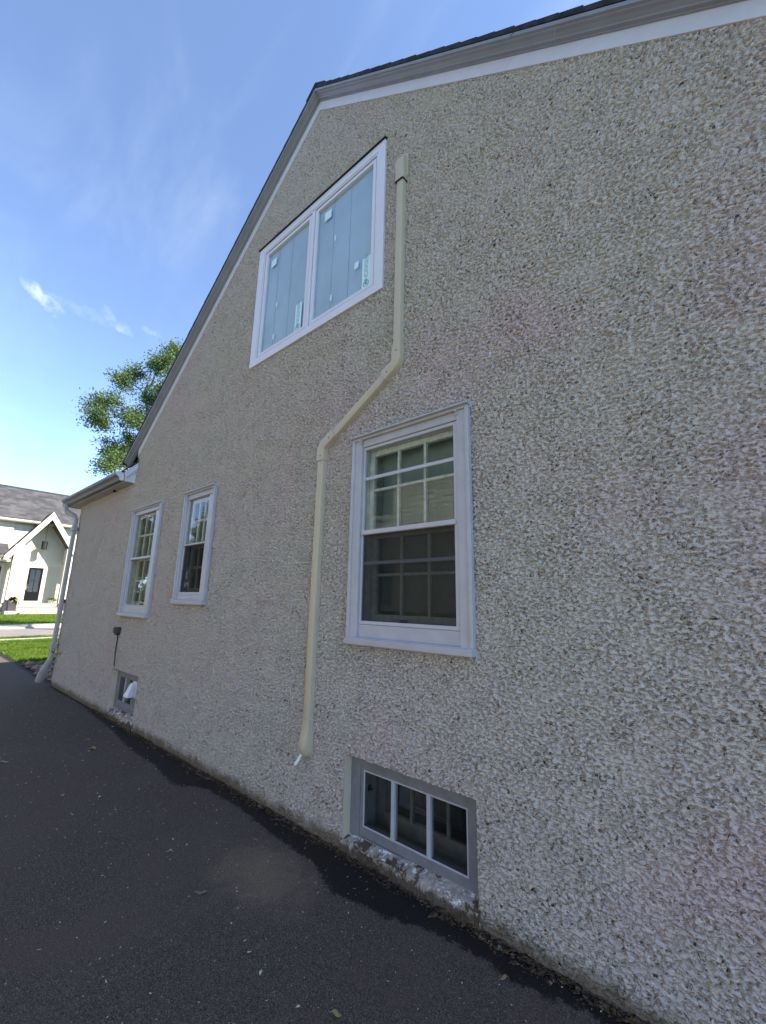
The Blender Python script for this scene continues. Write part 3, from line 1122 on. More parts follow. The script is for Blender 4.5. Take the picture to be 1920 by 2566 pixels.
m.tube([(-1.890, 0.13, 0.325), (-1.872, 0.13, 0.322), (-1.866, 0.128, 0.330)], 0.005, 6)
m.box(-1.8995, -1.894, 0.115, 0.145, 0.31, 0.34)
m.build('hook', 'dark_seal', bb)


def reveal(x0, x1, z0, z1, d):
    m = MB()
    m.add([(x0, -0.006, z0), (x0, -0.006, z1), (x0 + 0.006, d, z1), (x0 + 0.006, d, z0)], [(0, 1, 2, 3)])
    m.add([(x1, -0.006, z0), (x1, -0.006, z1), (x1 - 0.004, d, z1), (x1 - 0.004, d, z0)], [(0, 1, 2, 3)])
    m.add([(x0, -0.006, z1), (x1, -0.006, z1), (x1, d, z1 - 0.004), (x0, d, z1 - 0.004)], [(0, 1, 2, 3)])
    return m.build('window_reveal', 'stucco_reveal', house)


reveal(-1.979, -1.089, -0.03, 0.531, 0.056)
reveal(-6.106, -5.269, -0.03, 0.568, 0.070)


def ledge(x0, x1, zl, zr, depth, seed):
    """crumbling mortar ledge, lumpy"""
    rnd = np.random.RandomState(seed)
    nx = int((x1 - x0) / 0.008)
    prof = [(depth, 0.012), (depth * 0.6, 0.006), (depth * 0.2, -0.002), (-0.002, -0.010), (-0.007, -0.028), (-0.011, -0.052), (-0.015, -0.085), (-0.018, -0.13)]
    sm = np.convolve(rnd.randn(nx + 9), np.ones(7) / 7, 'same')[:nx + 1]
    rings = []
    for i in range(nx + 1):
        x = x0 + (x1 - x0) * i / nx
        z = zl + (zr - zl) * i / nx
        rings.append([(x, y + 0.0028 * rnd.randn() * (1 if k > 1 else 0) - 0.009 * sm[i] * (k > 2), z + dz + (0.0018 * rnd.randn() + 0.008 * sm[i]) * (k > 0)) for k, (y, dz) in enumerate(prof)])
    m = MB()
    m.loft(rings, closed=False, cap=False)
    return m.build('ledge', 'flaking_mortar', house, smooth=False)


ledge(-1.995, -1.082, 0.076, 0.094, 0.056, 3)
ledge(-6.115, -5.264, 0.098, 0.120, 0.070, 8)

# ---- small basement window with the vent
sb = MB()
sb.ring((-6.10, -5.275, 0.101, 0.563), (-6.055, -5.34, 0.140, 0.520), 0.060, 0.20)
sb = sb.build('window', 'grey_sash', house, 0.003)
sb['label'] = 'small grey basement window with a white vent hood near the corner'
m = MB()
m.ring((-6.054, -5.341, 0.141, 0.519), (-6.018, -5.372, 0.204, 0.474), 0.066, 0.10)
m.build('sash', 'grey_sash', sb, 0.003)
m = MB()
m.box(-5.835, -5.815, 0.062, 0.09, 0.2035, 0.4745)
m.build('muntin', 'old_trim', sb, 0.002)
m = MB()
m.box(-5.60, -5.3715, 0.064, 0.092, 0.2035, 0.4745)
m.build('blanking_panel', 'grey_sash', sb, 0.002)
pane(sb, -6.018, -5.60, 0.204, 0.474, 0.080)
room(sb, -6.09, -5.28, 0.11, 0.55, 0.201, 0.50)
m = MB()
m.box(-6.0, -5.92, 0.15, 0.18, 0.16, 0.52)
m.build('curtain', 'curtain', sb)

vent = thing('vent_hood', 'white plastic vent hood on the small basement window', 'vent', (-5.48, 0.06, 0.30))
m = MB()
m.loft([[(-5.555, 0.060, 0.462), (-5.485, 0.060, 0.462), (-5.485, 0.062, 0.315), (-5.555, 0.062, 0.315)],
        [(-5.553, 0.030, 0.460), (-5.487, 0.030, 0.460), (-5.470, 0.025, 0.312), (-5.570, 0.025, 0.312)],
        [(-5.548, 0.018, 0.450), (-5.492, 0.018, 0.450), (-5.462, -0.032, 0.318), (-5.578, -0.032, 0.318)]])
m.build('hood', 'white_plastic', vent, 0.004)
m = MB()
m.box(-5.577, -5.463, 0.0605, 0.066, 0.296, 0.476)
m.build('base_plate', 'white_plastic', vent, 0.002)
m = MB()
m.box(-5.555, -5.485, 0.012, 0.020, 0.302, 0.311)
m.build('flap', 'dark_seal', vent)

# ------------------------------------------------------------------ pale pipe cover on the wall
cov = thing('pipe_cover', 'cream plastic pipe cover running down the stucco with two bends', 'pipe cover', (-2.31, 0, 0.45))


def cover_ring(p, d, w, D, ch=0.012):
    """cross-section at wall point p=(x,z), direction d=(dx,dz): chamfered U against the wall"""
    d = Vector((d[0], 0, d[1])).normalized()
    s = Vector((d.z, 0, -d.x))                        # sideways, in the wall plane
    o = Vector((p[0], 0, p[1]))
    pts = [(-w / 2, 0.012), (-w / 2, -D + ch), (-w / 2 + ch * 0.3, -D + ch * 0.3), (-w / 2 + ch, -D), (w / 2 - ch, -D), (w / 2 - ch * 0.3, -D + ch * 0.3), (w / 2, -D + ch), (w / 2, 0.012)]
    return [o + s * a + Vector((0, y, 0)) for a, y in pts]


def cover(name, pts, w, D, parent=cov, ch=0.012):
    rings = []
    for k, p in enumerate(pts):
        a = Vector(pts[max(k - 1, 0)])
        b = Vector(pts[min(k + 1, len(pts) - 1)])
        d = (b - a)
        rings.append(cover_ring(p, d, w[k] if isinstance(w, list) else w, D[k] if isinstance(D, list) else D, ch))
    m = MB()
    m.loft(rings)
    return m.build(name, 'cream_plastic', parent, smooth=True)


PW, PD = 0.064, 0.046
cover('duct', [(-1.578, 4.56), (-1.590, 3.12)], PW, PD)
cover('duct', [(-1.640, 2.995), (-2.235, 2.635)], PW, PD)
cover('duct', [(-2.313, 2.515), (-2.322, 0.655)], PW, PD)


def arc(c, pts):
    return pts


cover('elbow', [(-1.5895, 3.15), (-1.590, 3.052), (-1.600, 3.022), (-1.628, 3.003), (-1.705, 2.956)], PW + 0.013, PD + 0.009)
cover('elbow', [(-2.178, 2.671), (-2.268, 2.616), (-2.300, 2.594), (-2.312, 2.566), (-2.3135, 2.478)], PW + 0.013, PD + 0.009)
for p, d in (((-1.590, 3.105), (0, 1)), ((-1.668, 2.979), (0.61, 0.36)), ((-2.222, 2.644), (0.61, 0.36)), ((-2.3125, 2.512), (0, 1))):
    v = Vector((d[0], 0, d[1])).normalized()
    s = Vector((v.z, 0, -v.x))
    c = Vector((p[0], -PD - 0.0095, p[1])) + s * 0.008
    m = MB()
    q = [c - s * 0.007 - v * 0.003, c + s * 0.007 - v * 0.003, c + s * 0.007 + v * 0.003, c - s * 0.007 + v * 0.003]
    m.loft([[a + Vector((0, 0.004, 0)) for a in q], [a + Vector((0, -0.0005, 0)) for a in q]])
    m.build('slot', 'dark_seal', cov)
# top wall inlet
m = MB()
m.loft([cover_ring((-1.578, z), (0, 1), w, D, c) for z, w, D, c in ((4.525, PW + 0.014, PD + 0.010, 0.012), (4.60, PW + 0.014, PD + 0.010, 0.012), (4.66, PW + 0.016, PD + 0.012, 0.014), (4.70, PW + 0.020, PD + 0.012, 0.016), (4.745, PW + 0.016, PD - 0.004, 0.018), (4.765, PW + 0.006, PD - 0.026, 0.010))])
m.build('top_inlet', 'cream_plastic', cov, smooth=True)
m = MB()
m.prism([(-1.622, 4.585), (-1.530, 4.565), (-1.522, 4.76), (-1.545, 4.79), (-1.612, 4.79)], 1, -0.014, 0.008)
m.build('wall_flange', 'cream_plastic', cov, 0.004)
m = MB()
m.loft([cover_ring((-1.578, z), (0, 1), PW + 0.0155, PD + 0.0108, 0.012) for z in (4.5215, 4.5262)])
m.build('seam', 'dark_seal', cov)
# bottom end cap
m = MB()
m.loft([cover_ring((-2.322, z), (0, 1), w, D, c) for z, w, D, c in ((0.672, PW + 0.010, PD + 0.007, 0.012), (0.60, PW + 0.010, PD + 0.007, 0.014), (0.565, PW + 0.014, PD + 0.016, 0.020), (0.53, PW + 0.018, PD + 0.026, 0.026),
        (0.49, PW + 0.018, PD + 0.028, 0.030), (0.462, PW + 0.010, PD + 0.018, 0.030), (0.447, PW - 0.006, PD - 0.006, 0.018))])
m.build('end_cap', 'cream_plastic', cov, smooth=True)
m = MB()
m.tube([(-2.335, -0.035, 0.475), (-2.352, -0.058, 0.425), (-2.366, -0.075, 0.392)], 0.0095, 12)
m.build('drain_tube', 'white_plastic', cov, smooth=True)

# ------------------------------------------------------------------ corner downspout
ds = thing('downspout', 'white rectangular downspout with ribbed flexible end at the house corner', 'downspout', (-8.80, -0.06, 0))


def rect_ring(p, d, w, D):
    """rectangle w wide along x-ish, D deep along y, round the path"""
    d = Vector(d).normalized()
    sx = Vector((1, 0, 0))
    sx = (sx - d * sx.dot(d)).normalized()
    sy = d.cross(sx)
    o = Vector(p)
    c = 0.012
    q = [(-w / 2 + c, -D / 2), (w / 2 - c, -D / 2), (w / 2, -D / 2 + c), (w / 2, D / 2 - c), (w / 2 - c, D / 2), (-w / 2 + c, D / 2), (-w / 2, D / 2 - c), (-w / 2, -D / 2 + c)]
    return [o + sx * a + sy * b for a, b in q]


def path_rect(pts, w, D):
    m = MB()
    pts = [Vector(p) for p in pts]
    rings = []
    for k, p in enumerate(pts):
        d = pts[max(k - 1, 0)] - pts[min(k + 1, len(pts) - 1)]
        rings.append(rect_ring(p, d, w[k] if isinstance(w, list) else w, D[k] if isinstance(D, list) else D))
    m.loft(rings)
    return m


DX = -8.74
path_rect([(DX - 0.24, -0.19, EZ + 0.03), (DX - 0.24, -0.19, EZ - 0.05), (DX - 0.20, -0.17, EZ - 0.11), (DX - 0.05, -0.085, EZ - 0.19), (DX, -0.065, EZ - 0.25), (DX, -0.065, EZ - 0.42)], 0.088, 0.062).build('elbow', 'downspout_metal', ds, smooth=True)
path_rect([(DX, -0.065, EZ - 0.38), (DX, -0.065, 0.55)], 0.080, 0.056).build('pipe', 'downspout_metal', ds, smooth=True)
path_rect([(DX, -0.065, EZ - 0.375), (DX, -0.065, EZ - 0.455)], 0.130, 0.080).build('strap', 'downspout_metal', ds, 0.003)
path_rect([(DX, -0.065, 0.66), (DX, -0.065, 0.585)], 0.130, 0.080).build('strap', 'downspout_metal', ds, 0.003)
path_rect([(DX, -0.065, 0.60), (DX, -0.068, 0.46), (DX - 0.02, -0.085, 0.38)], [0.080, 0.080, 0.09], [0.056, 0.056, 0.06]).build('pipe', 'downspout_metal', ds, smooth=True)
pts, rad = [], []
for k in range(91):
    u = k / 90
    pts.append((DX - 0.015 - 0.20 * u ** 1.15, -0.080 - 0.05 * u, 0.41 - 0.345 * u))
    rib = 1.0 + (0.10 * abs(math.sin(u * math.pi * 10)) if 0.30 < u < 0.92 else 0.0)
    rad.append((0.038 + 0.019 * min(1, u * 2.2)) * rib)
m = MB()
m.tube(pts, rad, 20)
m.build('flexible_end', 'downspout_metal', ds, smooth=True)

# spigot
sp_ = thing('hose_spigot', 'small brass hose spigot low on the wall beside the downspout', 'spigot', (-8.50, 0, 0.52))
m = MB()
m.tube([(-8.50, 0.01, 0.525), (-8.50, -0.09, 0.525)], 0.014, 10)
m.tube([(-8.50, -0.07, 0.525), (-8.50, -0.085, 0.50), (-8.50, -0.10, 0.468)], [0.016, 0.015, 0.013], 10)
m.build('body', 'brass', sp_, smooth=True)
m = MB()
m.tube([(-8.50, -0.085, 0.525), (-8.50, -0.115, 0.555)], 0.006, 8)
m.loft([[(-8.50 + r * math.cos(k * math.pi / 5), -0.115 - 0.7 * (r * math.sin(k * math.pi / 5)) + y, 0.555 + 0.7 * r * math.sin(k * math.pi / 5) * 1.0 + y * 0.6) for k in range(10)] for r, y in ((0.026, 0.004), (0.028, 0.0), (0.026, -0.006))])
m.build('handle', 'black_metal', sp_)
m = MB()
m.loft([[(-8.50 + 0.035 * math.cos(k * math.pi / 8), y, 0.525 + 0.035 * math.sin(k * math.pi / 8)) for k in range(16)] for y in (0.01, -0.012)])
m.build('flange', 'brass', sp_)

# outlet box with its cable
jb = thing('junction_box', 'small dark outlet box with a thin black cable under the corner window', 'outlet box', (-6.06, 0, 1.02))
m = MB()
m.prism([(-6.130, 1.065), (-6.005, 1.065), (-6.005, 0.985), (-6.035, 0.968), (-6.080, 0.968), (-6.130, 0.990)], 1, -0.052, 0.012)
m.build('box', 'grey_box', jb, 0.006)
m = MB()
m.box(-6.120, -6.045, -0.062, -0.0525, 0.995, 1.055)
m.build('cover', 'grey_box', jb, 0.003)
m = MB()
m.tube([(-6.055, -0.020, 0.975), (-6.056, -0.016, 0.93), (-6.066, -0.015, 0.84), (-6.062, -0.016, 0.76), (-6.050, -0.014, 0.68), (-6.052, -0.012, 0.61), (-6.055, 0.01, 0.558)], 0.0065, 8)
m.build('cable', 'dark_seal', jb, smooth=True)

# ------------------------------------------------------------------ loose stuff at the foot of the wall
rs = np.random.RandomState(11)


def chips(name, n, posf, size, mat, flat=0.5, long_=1.0):
    V, F = [], []
    P = posf(n)
    base = np.array([(1, 0, 0), (-1, 0, 0), (0, 1, 0), (0, -1, 0), (0, 0, 1), (0, 0, -1)], float)
    tri = np.array([(0, 2, 4), (2, 1, 4), (1, 3, 4), (3, 0, 4), (2, 0, 5), (1, 2, 5), (3, 1, 5), (0, 3, 5)])
    s = size * np.exp(rs.randn(n) * 0.45)
    a = rs.rand(n) * 2 * math.pi
    l = 1 + rs.rand(n) * long_
    B = base[None] * (1 + 0.35 * rs.randn(n, 6, 1).clip(-1.5, 1.5))
    B = B * np.stack([s * l, s, s * flat], -1)[:, None, :]
    c, si = np.cos(a)[:, None], np.sin(a)[:, None]
    X = B[..., 0] * c - B[..., 1] * si
    Y = B[..., 0] * si + B[..., 1] * c
    Vv = np.stack([X, Y, B[..., 2]], -1) + P[:, None, :]
    Ff = (tri[None] + (np.arange(n) * 6)[:, None, None]).reshape(-1)
    return numpy_mesh(name, Vv.reshape(-1, 3), Ff, np.full(n * 8, 3), mat)


def foot(n):
    x = rs.uniform(-6.6, 1.4, n)
    clump = 0.5 + 0.5 * np.sin(x * 5.1) * np.sin(x * 13.7 + 1)
    y = -0.008 - np.abs(rs.randn(n)) * (0.010 + 0.022 * clump)
    return np.stack([x, y, 0.002 + np.maximum(0, 0.018 + y * 0.35) * rs.rand(n)], -1)


o = chips('leaf_litter', 7000, foot, 0.0042, 'litter', 0.5, 1.6)
o['kind'] = 'stuff'
o['label'] = 'dark crumbs and dry litter gathered along the foot of the stucco wall'


def spread(n):
    x = rs.uniform(-8.5, 1.0, n)
    y = -rs.uniform(0.03, 2.6, n) ** 1.15
    return np.stack([x, y, np.full(n, 0.0015)], -1)


o = chips('grit', 2300, spread, 0.0021, 'grit', 0.5, 1.5)
o['kind'] = 'stuff'
o['label'] = 'pale seed husks and grit scattered over the asphalt of the driveway'


def bed(n):
    return np.stack([rs.uniform(-11.6, -8.9, n), 0.10 + rs.rand(n) ** 1.3 * 0.75, 0.012 + 0.03 * rs.rand(n)], -1)


o = chips('gravel', 1500, bed, 0.024, 'river_stone', 0.7, 0.7)
o['kind'] = 'stuff'
o['label'] = 'bed of rounded stones between the lawn and the house corner'

# fallen leaves and twigs, each its own thing
LEAVES = [(-4.948, -0.463, 0.085, 25, 'yellow_leaf', 'pale yellow fallen leaf lying farther up the driveway toward the lawn'),
          (-5.099, -1.079, 0.070, 70, 'pale_leaf', 'pale fallen leaf at the left side of the driveway far from the wall'),
          (-3.982, -0.904, 0.034, 10, 'pale_leaf', 'small round pale leaf alone on the open driveway'),
          (-2.714, -0.673, 0.036, 40, 'pale_leaf', 'small greenish leaf on the asphalt left of the silty patch'),
          (-1.286, -0.700, 0.040, 20, 'yellow_leaf', 'curled yellow leaf on the asphalt nearest the camera'),
          (-2.240, -0.722, 0.050, 30, 'tan_leaf', 'tan twisted leaf on the reddish asphalt below the silty patch'),
          (-5.268, -0.417, 0.050, 55, 'yellow_leaf', 'narrow yellow leaf just behind the larger one up the driveway'),
          (-2.448, -0.277, 0.028, 80, 'tan_leaf', 'small leaf at the edge of the damp band below the pipe cover'),
          (-5.473, -0.247, 0.034, 15, 'tan_leaf', 'tiny leaf beside the damp band up the driveway'),
          (-0.900, -0.160, 0.035, 60, 'tan_leaf', 'brown leaf against the wall foot right of the basement window')]
for k, (x, y, L, ang, mat, lab) in enumerate(LEAVES):
    m = MB()
    rings = []
    wd = 0.42 if 'round' in lab else 0.20
    for i in range(9):
        u = i / 8
        w_ = L * wd * math.sin(math.pi * min(1, u * 0.97 + 0.02)) ** 0.8 + 0.0006
        cz = 0.004 + 0.010 * math.sin(u * 3 + k) ** 2
        xx = (u - 0.5) * L
        cur = 0.12 * L * math.sin(u * 2.5 + k)
        rings.append([(x + xx * math.cos(R(ang)) - (cur + s_ * w_) * math.sin(R(ang)), y + xx * math.sin(R(ang)) + (cur + s_ * w_) * math.cos(R(ang)), cz + abs(s_) * w_ * 0.45) for s_ in (-1, 0, 1)])
    m.loft(rings, closed=False, cap=False)
    a0 = Vector(rings[0][1])
    dd = Vector((-math.cos(R(ang)), -math.sin(R(ang)), 0))
    m.tube([a0, a0 + dd * L * 0.25 + Vector((0, 0, -0.002))], 0.0008, 5)
    o = m.build('fallen_leaf', mat, None, smooth=True, loc=(x, y, 0))
    sol = o.modifiers.new('solid', 'SOLIDIFY')
    sol.thickness = 0.0006
    o['label'] = lab
    o['category'] = 'leaf'
    o['group'] = 'fallen leaves on the driveway'

# ------------------------------------------------------------------ front lawn
def blades(name, n, box, hgt, wid, mat, seed):
    r = np.random.RandomState(seed)
    x = r.uniform(box[0], box[1], n)
    y = r.uniform(box[2], box[3], n)
    a = r.uniform(0, 2 * math.pi, n)
    hh = hgt * (0.6 + 0.8 * r.rand(n))
    lx, ly = r.randn(n) * hh * 0.45, r.randn(n) * hh * 0.45
    dx, dy = np.cos(a) * wid / 2, np.sin(a) * wid / 2
    z = np.full(n, -0.02)
    P = np.stack([np.stack([x - dx, y - dy, z], -1), np.stack([x + dx, y + dy, z], -1),
                  np.stack([x + dx * .7 + lx * .4, y + dy * .7 + ly * .4, z + hh * 0.6], -1), np.stack([x + lx, y + ly, z + hh], -1),
                  np.stack([x - dx * .7 + lx * .4, y - dy * .7 + ly * .4, z + hh * 0.6], -1)], 1)
    F = (np.array([0, 1, 2, 3, 4])[None] + (np.arange(n) * 5)[:, None]).ravel()
    o = numpy_mesh(name, P.reshape(-1, 3), F, np.full(n, 5), mat)
    o['kind'] = 'stuff'
    return o


blades('grass', 70000, (-17.6, -11.0, 0.13, 3.6), 0.070, 0.009, 'grass_blade', 1)
blades('grass', 9000, (-11.6, -10.4, 0.45, 3.0), 0.060, 0.009, 'grass_blade', 2)
blades('grass', 9000, (-18.95, -18.36, -1.0, 5.0), 0.075, 0.010, 'grass_blade', 3)
blades('grass', 60000, (-38.9, -25.95, -0.5, 8.5), 0.085, 0.022, 'grass_blade', 4)

# ------------------------------------------------------------------ street tree behind the wing roof
tree = thing('street_tree', 'open-crowned green leafy tree rising behind the eave of the house', 'tree', (-18.65, 4.9, -0.02))
BLOBS = [(-18.01, 2.02, 8.64, 0.29, 1), (-17.6, 1.93, 7.98, 0.3, 1), (-18.46, 2.37, 8.11, 0.24, 1), (-17.66, 2.38, 8.87, 0.23, 1), (-17.35, 2.45, 8.33, 0.23, 0.4), (-18.37, 2.81, 10.15, 0.33, 1), (-19.86, 3.63, 11.38, 0.34, 1), (-19.55, 3.33, 10.34, 0.33, 0.35), (-19.17, 4.21, 11.77, 0.34, 1), (-17.43, 3.93, 11.19, 0.34, 1), (-18.27, 4.58, 12.25, 0.31, 1), (-17.71, 3.63, 9.39, 0.22, 0.9), (-17.38, 3.57, 9.71, 0.25, 0.35), (-17.35, 2.93, 8.2, 0.31, 1), (-17.61, 3.29, 8.58, 0.24, 0.7), (-19.74, 4.13, 8.96, 0.27, 1), (-19.55, 3.67, 8.18, 0.21, 1), (-19.42, 3.85, 7.95, 0.21, 0.8), (-19.59, 3.16, 7.48, 0.37, 1), (-17.73, 2.61, 6.35, 0.28, 1), (-18.02, 2.97, 6.73, 0.32, 1), (-19.15, 2.64, 6.45, 0.22, 0.3), (-19.28, 3.48, 7.38, 0.29, 1), (-19.6, 3.78, 7.14, 0.26, 1), (-19.94, 2.84, 7.85, 0.23, 0.3), (-16.93, 4.04, 9.7, 0.5, 0.8), (-18.49, 4.62, 9.17, 0.54, 0.8), (-18.54, 5.1, 11.44, 0.56, 0.9), (-18.4, 3.88, 7.21, 0.42, 0.8),
         (-18.9, 5.9, 12.6, 0.7, 0.8), (-19.2, 6.9, 11.6, 0.75, 0.8), (-17.9, 6.6, 10.4, 0.8, 0.8), (-19.6, 6.4, 9.2, 0.8, 0.8), (-17.6, 5.8, 8.3, 0.7, 0.8), (-18.8, 7.4, 8.6, 0.7, 0.8), (-17.2, 5.0, 10.6, 0.6, 0.8), (-20.2, 5.4, 10.6, 0.7, 0.8)]
rt_ = random.Random(21)
m = MB()
base = Vector((-18.65, 4.9, -0.1))
fork = Vector((-18.5, 4.85, 5.4))
m.tube([base, base + Vector((0.02, 0, 0.3)), Vector((-18.62, 4.9, 2.0)), Vector((-18.56, 4.88, 3.8)), fork], [0.27, 0.21, 0.175, 0.155, 0.14], 12)
m.build('trunk', 'bark', tree, smooth=True)
LIMBS = [[fork, Vector((-18.4, 4.35, 7.6)), Vector((-18.38, 3.95, 8.87)), Vector((-18.43, 3.72, 9.75)), Vector((-18.53, 3.41, 10.13))],
         [Vector((-18.38, 3.95, 8.80)), Vector((-18.55, 3.35, 9.05)), Vector((-18.68, 2.85, 9.18)), Vector((-18.2, 2.3, 8.9))],
         [fork, Vector((-18.9, 4.2, 6.8)), Vector((-19.5, 3.5, 7.5)), Vector((-19.8, 2.9, 7.9))],
         [fork, Vector((-18.7, 5.6, 8.2)), Vector((-18.8, 5.9, 10.6)), Vector((-18.9, 5.9, 12.2))],
         [fork, Vector((-18.8, 6.3, 7.4)), Vector((-19.1, 6.9, 9.2)), Vector((-19.2, 6.9, 11.2))],
         [fork, Vector((-18.1, 3.9, 6.2)), Vector((-17.9, 3.0, 6.5)), Vector((-17.75, 2.6, 6.4))],
         [Vector((-18.4, 4.35, 7.6)), Vector((-18.0, 3.6, 8.2)), Vector((-17.7, 2.9, 8.3)), Vector((-17.6, 2.2, 8.1))],
         [Vector((-18.43, 3.72, 9.75)), Vector((-18.0, 3.85, 10.5)), Vector((-17.6, 3.9, 11.0))],
         [Vector((-18.43, 3.72, 9.75)), Vector((-18.8, 3.9, 10.9)), Vector((-19.1, 4.15, 11.6))]]
nodes = []
for k, L in enumerate(LIMBS):
    m = MB()
    r0 = 0.085 if k in (0, 3, 4) else 0.05
    pts = []
    for a, b in zip(L[:-1], L[1:]):
        for i in range(4):
            q = a.lerp(b, i / 4)
            pts.append(q + Vector((rt_.uniform(-1, 1), rt_.uniform(-1, 1), rt_.uniform(-1, 1))) * (0.05 if (pts) else 0))
    pts.append(L[-1])
    m.tube(pts, [r0 * (1 - 0.8 * i / (len(pts) - 1)) for i in range(len(pts))], 7)
    m.build('limb', 'bark', tree, smooth=True)
    nodes += pts[2:]
m = MB()
V, LF = [], []
rn = np.random.RandomState(33)
for bx_, by_, bz_, br, dens in BLOBS:
    c = Vector((bx_, by_, bz_))
    nd = min(nodes, key=lambda q: (q - c).length + max(0, q.z - c.z) * 0.8)
    mid = nd.lerp(c, 0.5) + Vector((rt_.uniform(-1, 1), rt_.uniform(-1, 1), rt_.uniform(-0.5, 1))) * 0.12
    m.tube([nd, mid, c], [0.022, 0.014, 0.006], 5)
    ntw = int(42 * (br / 0.3) ** 1.6 * (0.6 + 0.4 * dens))
    for k in range(ntw):
        v = Vector(rn.randn(3)).normalized() * br * (0.35 + 1.6 * rn.rand() ** 0.9)
        v.z *= 0.85
        tip = c + v
        st = c + v * 0.15
        m.tube([st, st.lerp(tip, 0.5) + Vector(rn.randn(3)) * 0.02, tip], [0.006, 0.004, 0.002], 3, cap=False)
        nl = int((30 if dens > 0.5 else 7) * (0.5 + rn.rand()))
        for q in range(nl):
            p = st.lerp(tip, 0.45 + 0.6 * rn.rand()) + Vector(rn.randn(3)) * 0.12
            d = (Vector(rn.randn(3)) + Vector((0, 0, -0.5)) + v.normalized() * 0.6).normalized()
            s = d.cross(Vector(rn.randn(3))).normalized()
            L = 0.072 * (0.6 + 0.8 * rn.rand())
            wv = L * 0.36
            i0 = len(V)
            V += [p, p + d * L * 0.4 + s * wv, p + d * L, p + d * L * 0.4 - s * wv]
            LF += [i0, i0 + 1, i0 + 2, i0 + 3]
m.build('twigs', 'bark', tree)
Va = np.array([(p.x + 18.65, p.y - 4.9, p.z + 0.02) for p in V])
numpy_mesh('crown', Va, LF, np.full(len(LF) // 4, 4), 'tree_leaf', tree)

# ------------------------------------------------------------------ white house across the street
fh = thing('farmhouse', 'white farmhouse with grey roof and gabled porch across the street', 'house', (-41.5, 5.3, 0))
FX = -41.5


def siding(m, y0, y1, z0, z1, x, step=0.165):
    n = max(1, int((z1 - z0) / step))
    P = []
    for k in range(n):
        a, b = z0 + (z1 - z0) * k / n, z0 + (z1 - z0) * (k + 1) / n
        P += [(x + 0.030, a), (x + 0.010, b)]
    m.prism([(x - 0.12, z0)] + P + [(x - 0.12, z1)], 1, y0, y1)


m = MB()
siding(m, -8.0, 3.45, 0.3, 6.75, FX)
siding(m, 7.25, 16.0, 0.3, 6.75, FX)
siding(m, 3.45, 4.66, 0.78, 4.00, FX)
siding(m, 5.80, 7.25, 0.78, 4.00, FX)
m.build('wall', 'white_siding', fh)
m = MB()
m.prism([(3.45, 4.16), (7.25, 4.16), (7.25, 4.6), (5.38, 7.2), (3.45, 4.3)], 0, FX - 0.12, FX + 0.012)
for k in range(9):
    y = 3.75 + k * 0.40
    zt = 7.0 - abs(y - 5.38) * 1.5
    m.box(y - 0.02, y + 0.02, 0, 0, 0, 0) if False else m.box(FX + 0.0125, FX + 0.03, y - 0.02, y + 0.02, 4.17, zt - 0.05)
m.build('wall', 'white_board', fh)
m = MB()
m.box(FX - 0.10, FX + 0.045, 3.452, 7.248, 4.002, 4.158)
m.box(FX - 0.10, FX + 0.040, -8.0, 3.44, 6.755, 6.97)
m.box(FX - 0.10, FX + 0.040, 7.26, 16.0, 6.755, 6.97)
m.build('frieze_board', 'white_board', fh)
m = MB()
m.box(FX - 10, FX - 0.13, -8, 16, 0, 6.9)
m.build('core', 'white_board', fh)
m = MB()
m.add([(FX + 0.42, -8.4, 6.95), (FX + 0.42, 16.4, 6.95), (FX - 3.5, 16.4, 10.12), (FX - 3.5, -8.4, 10.12), (FX - 7.5, -8.4, 6.95), (FX - 7.5, 16.4, 6.95),
       (FX + 0.42, -8.4, 6.86), (FX + 0.42, 16.4, 6.86), (FX - 3.5, 16.4, 10.0), (FX - 3.5, -8.4, 10.0), (FX - 7.5, -8.4, 6.86), (FX - 7.5, 16.4, 6.86)],
      [(0, 1, 2, 3), (3, 2, 5, 4), (7, 6, 9, 8), (8, 9, 10, 11), (0, 6, 7, 1), (4, 5, 11, 10), (0, 3, 9, 6), (3, 4, 10, 9), (1, 7, 8, 2), (2, 8, 11, 5)])
roof = m.build('roof', 'shingle_grey', fh)
m = MB()
m.prism([(FX - 3.66, 10.02), (FX - 3.5, 10.17), (FX - 3.34, 10.02), (FX - 3.34, 9.99), (FX - 3.5, 10.13), (FX - 3.66, 9.99)], 1, -8.42, 16.42)
m.build('ridge_cap', 'shingle', roof)
m = MB()
m.prism([(FX + 0.425, 6.80), (FX + 0.50, 6.80), (FX + 0.545, 6.88), (FX + 0.55, 6.97), (FX + 0.425, 6.97)], 1, -8.4, 16.4)
m.box(FX + 0.05, FX + 0.424, -8.4, 16.4, 6.755, 6.79)
m.build('gutter', 'white_board', fh)
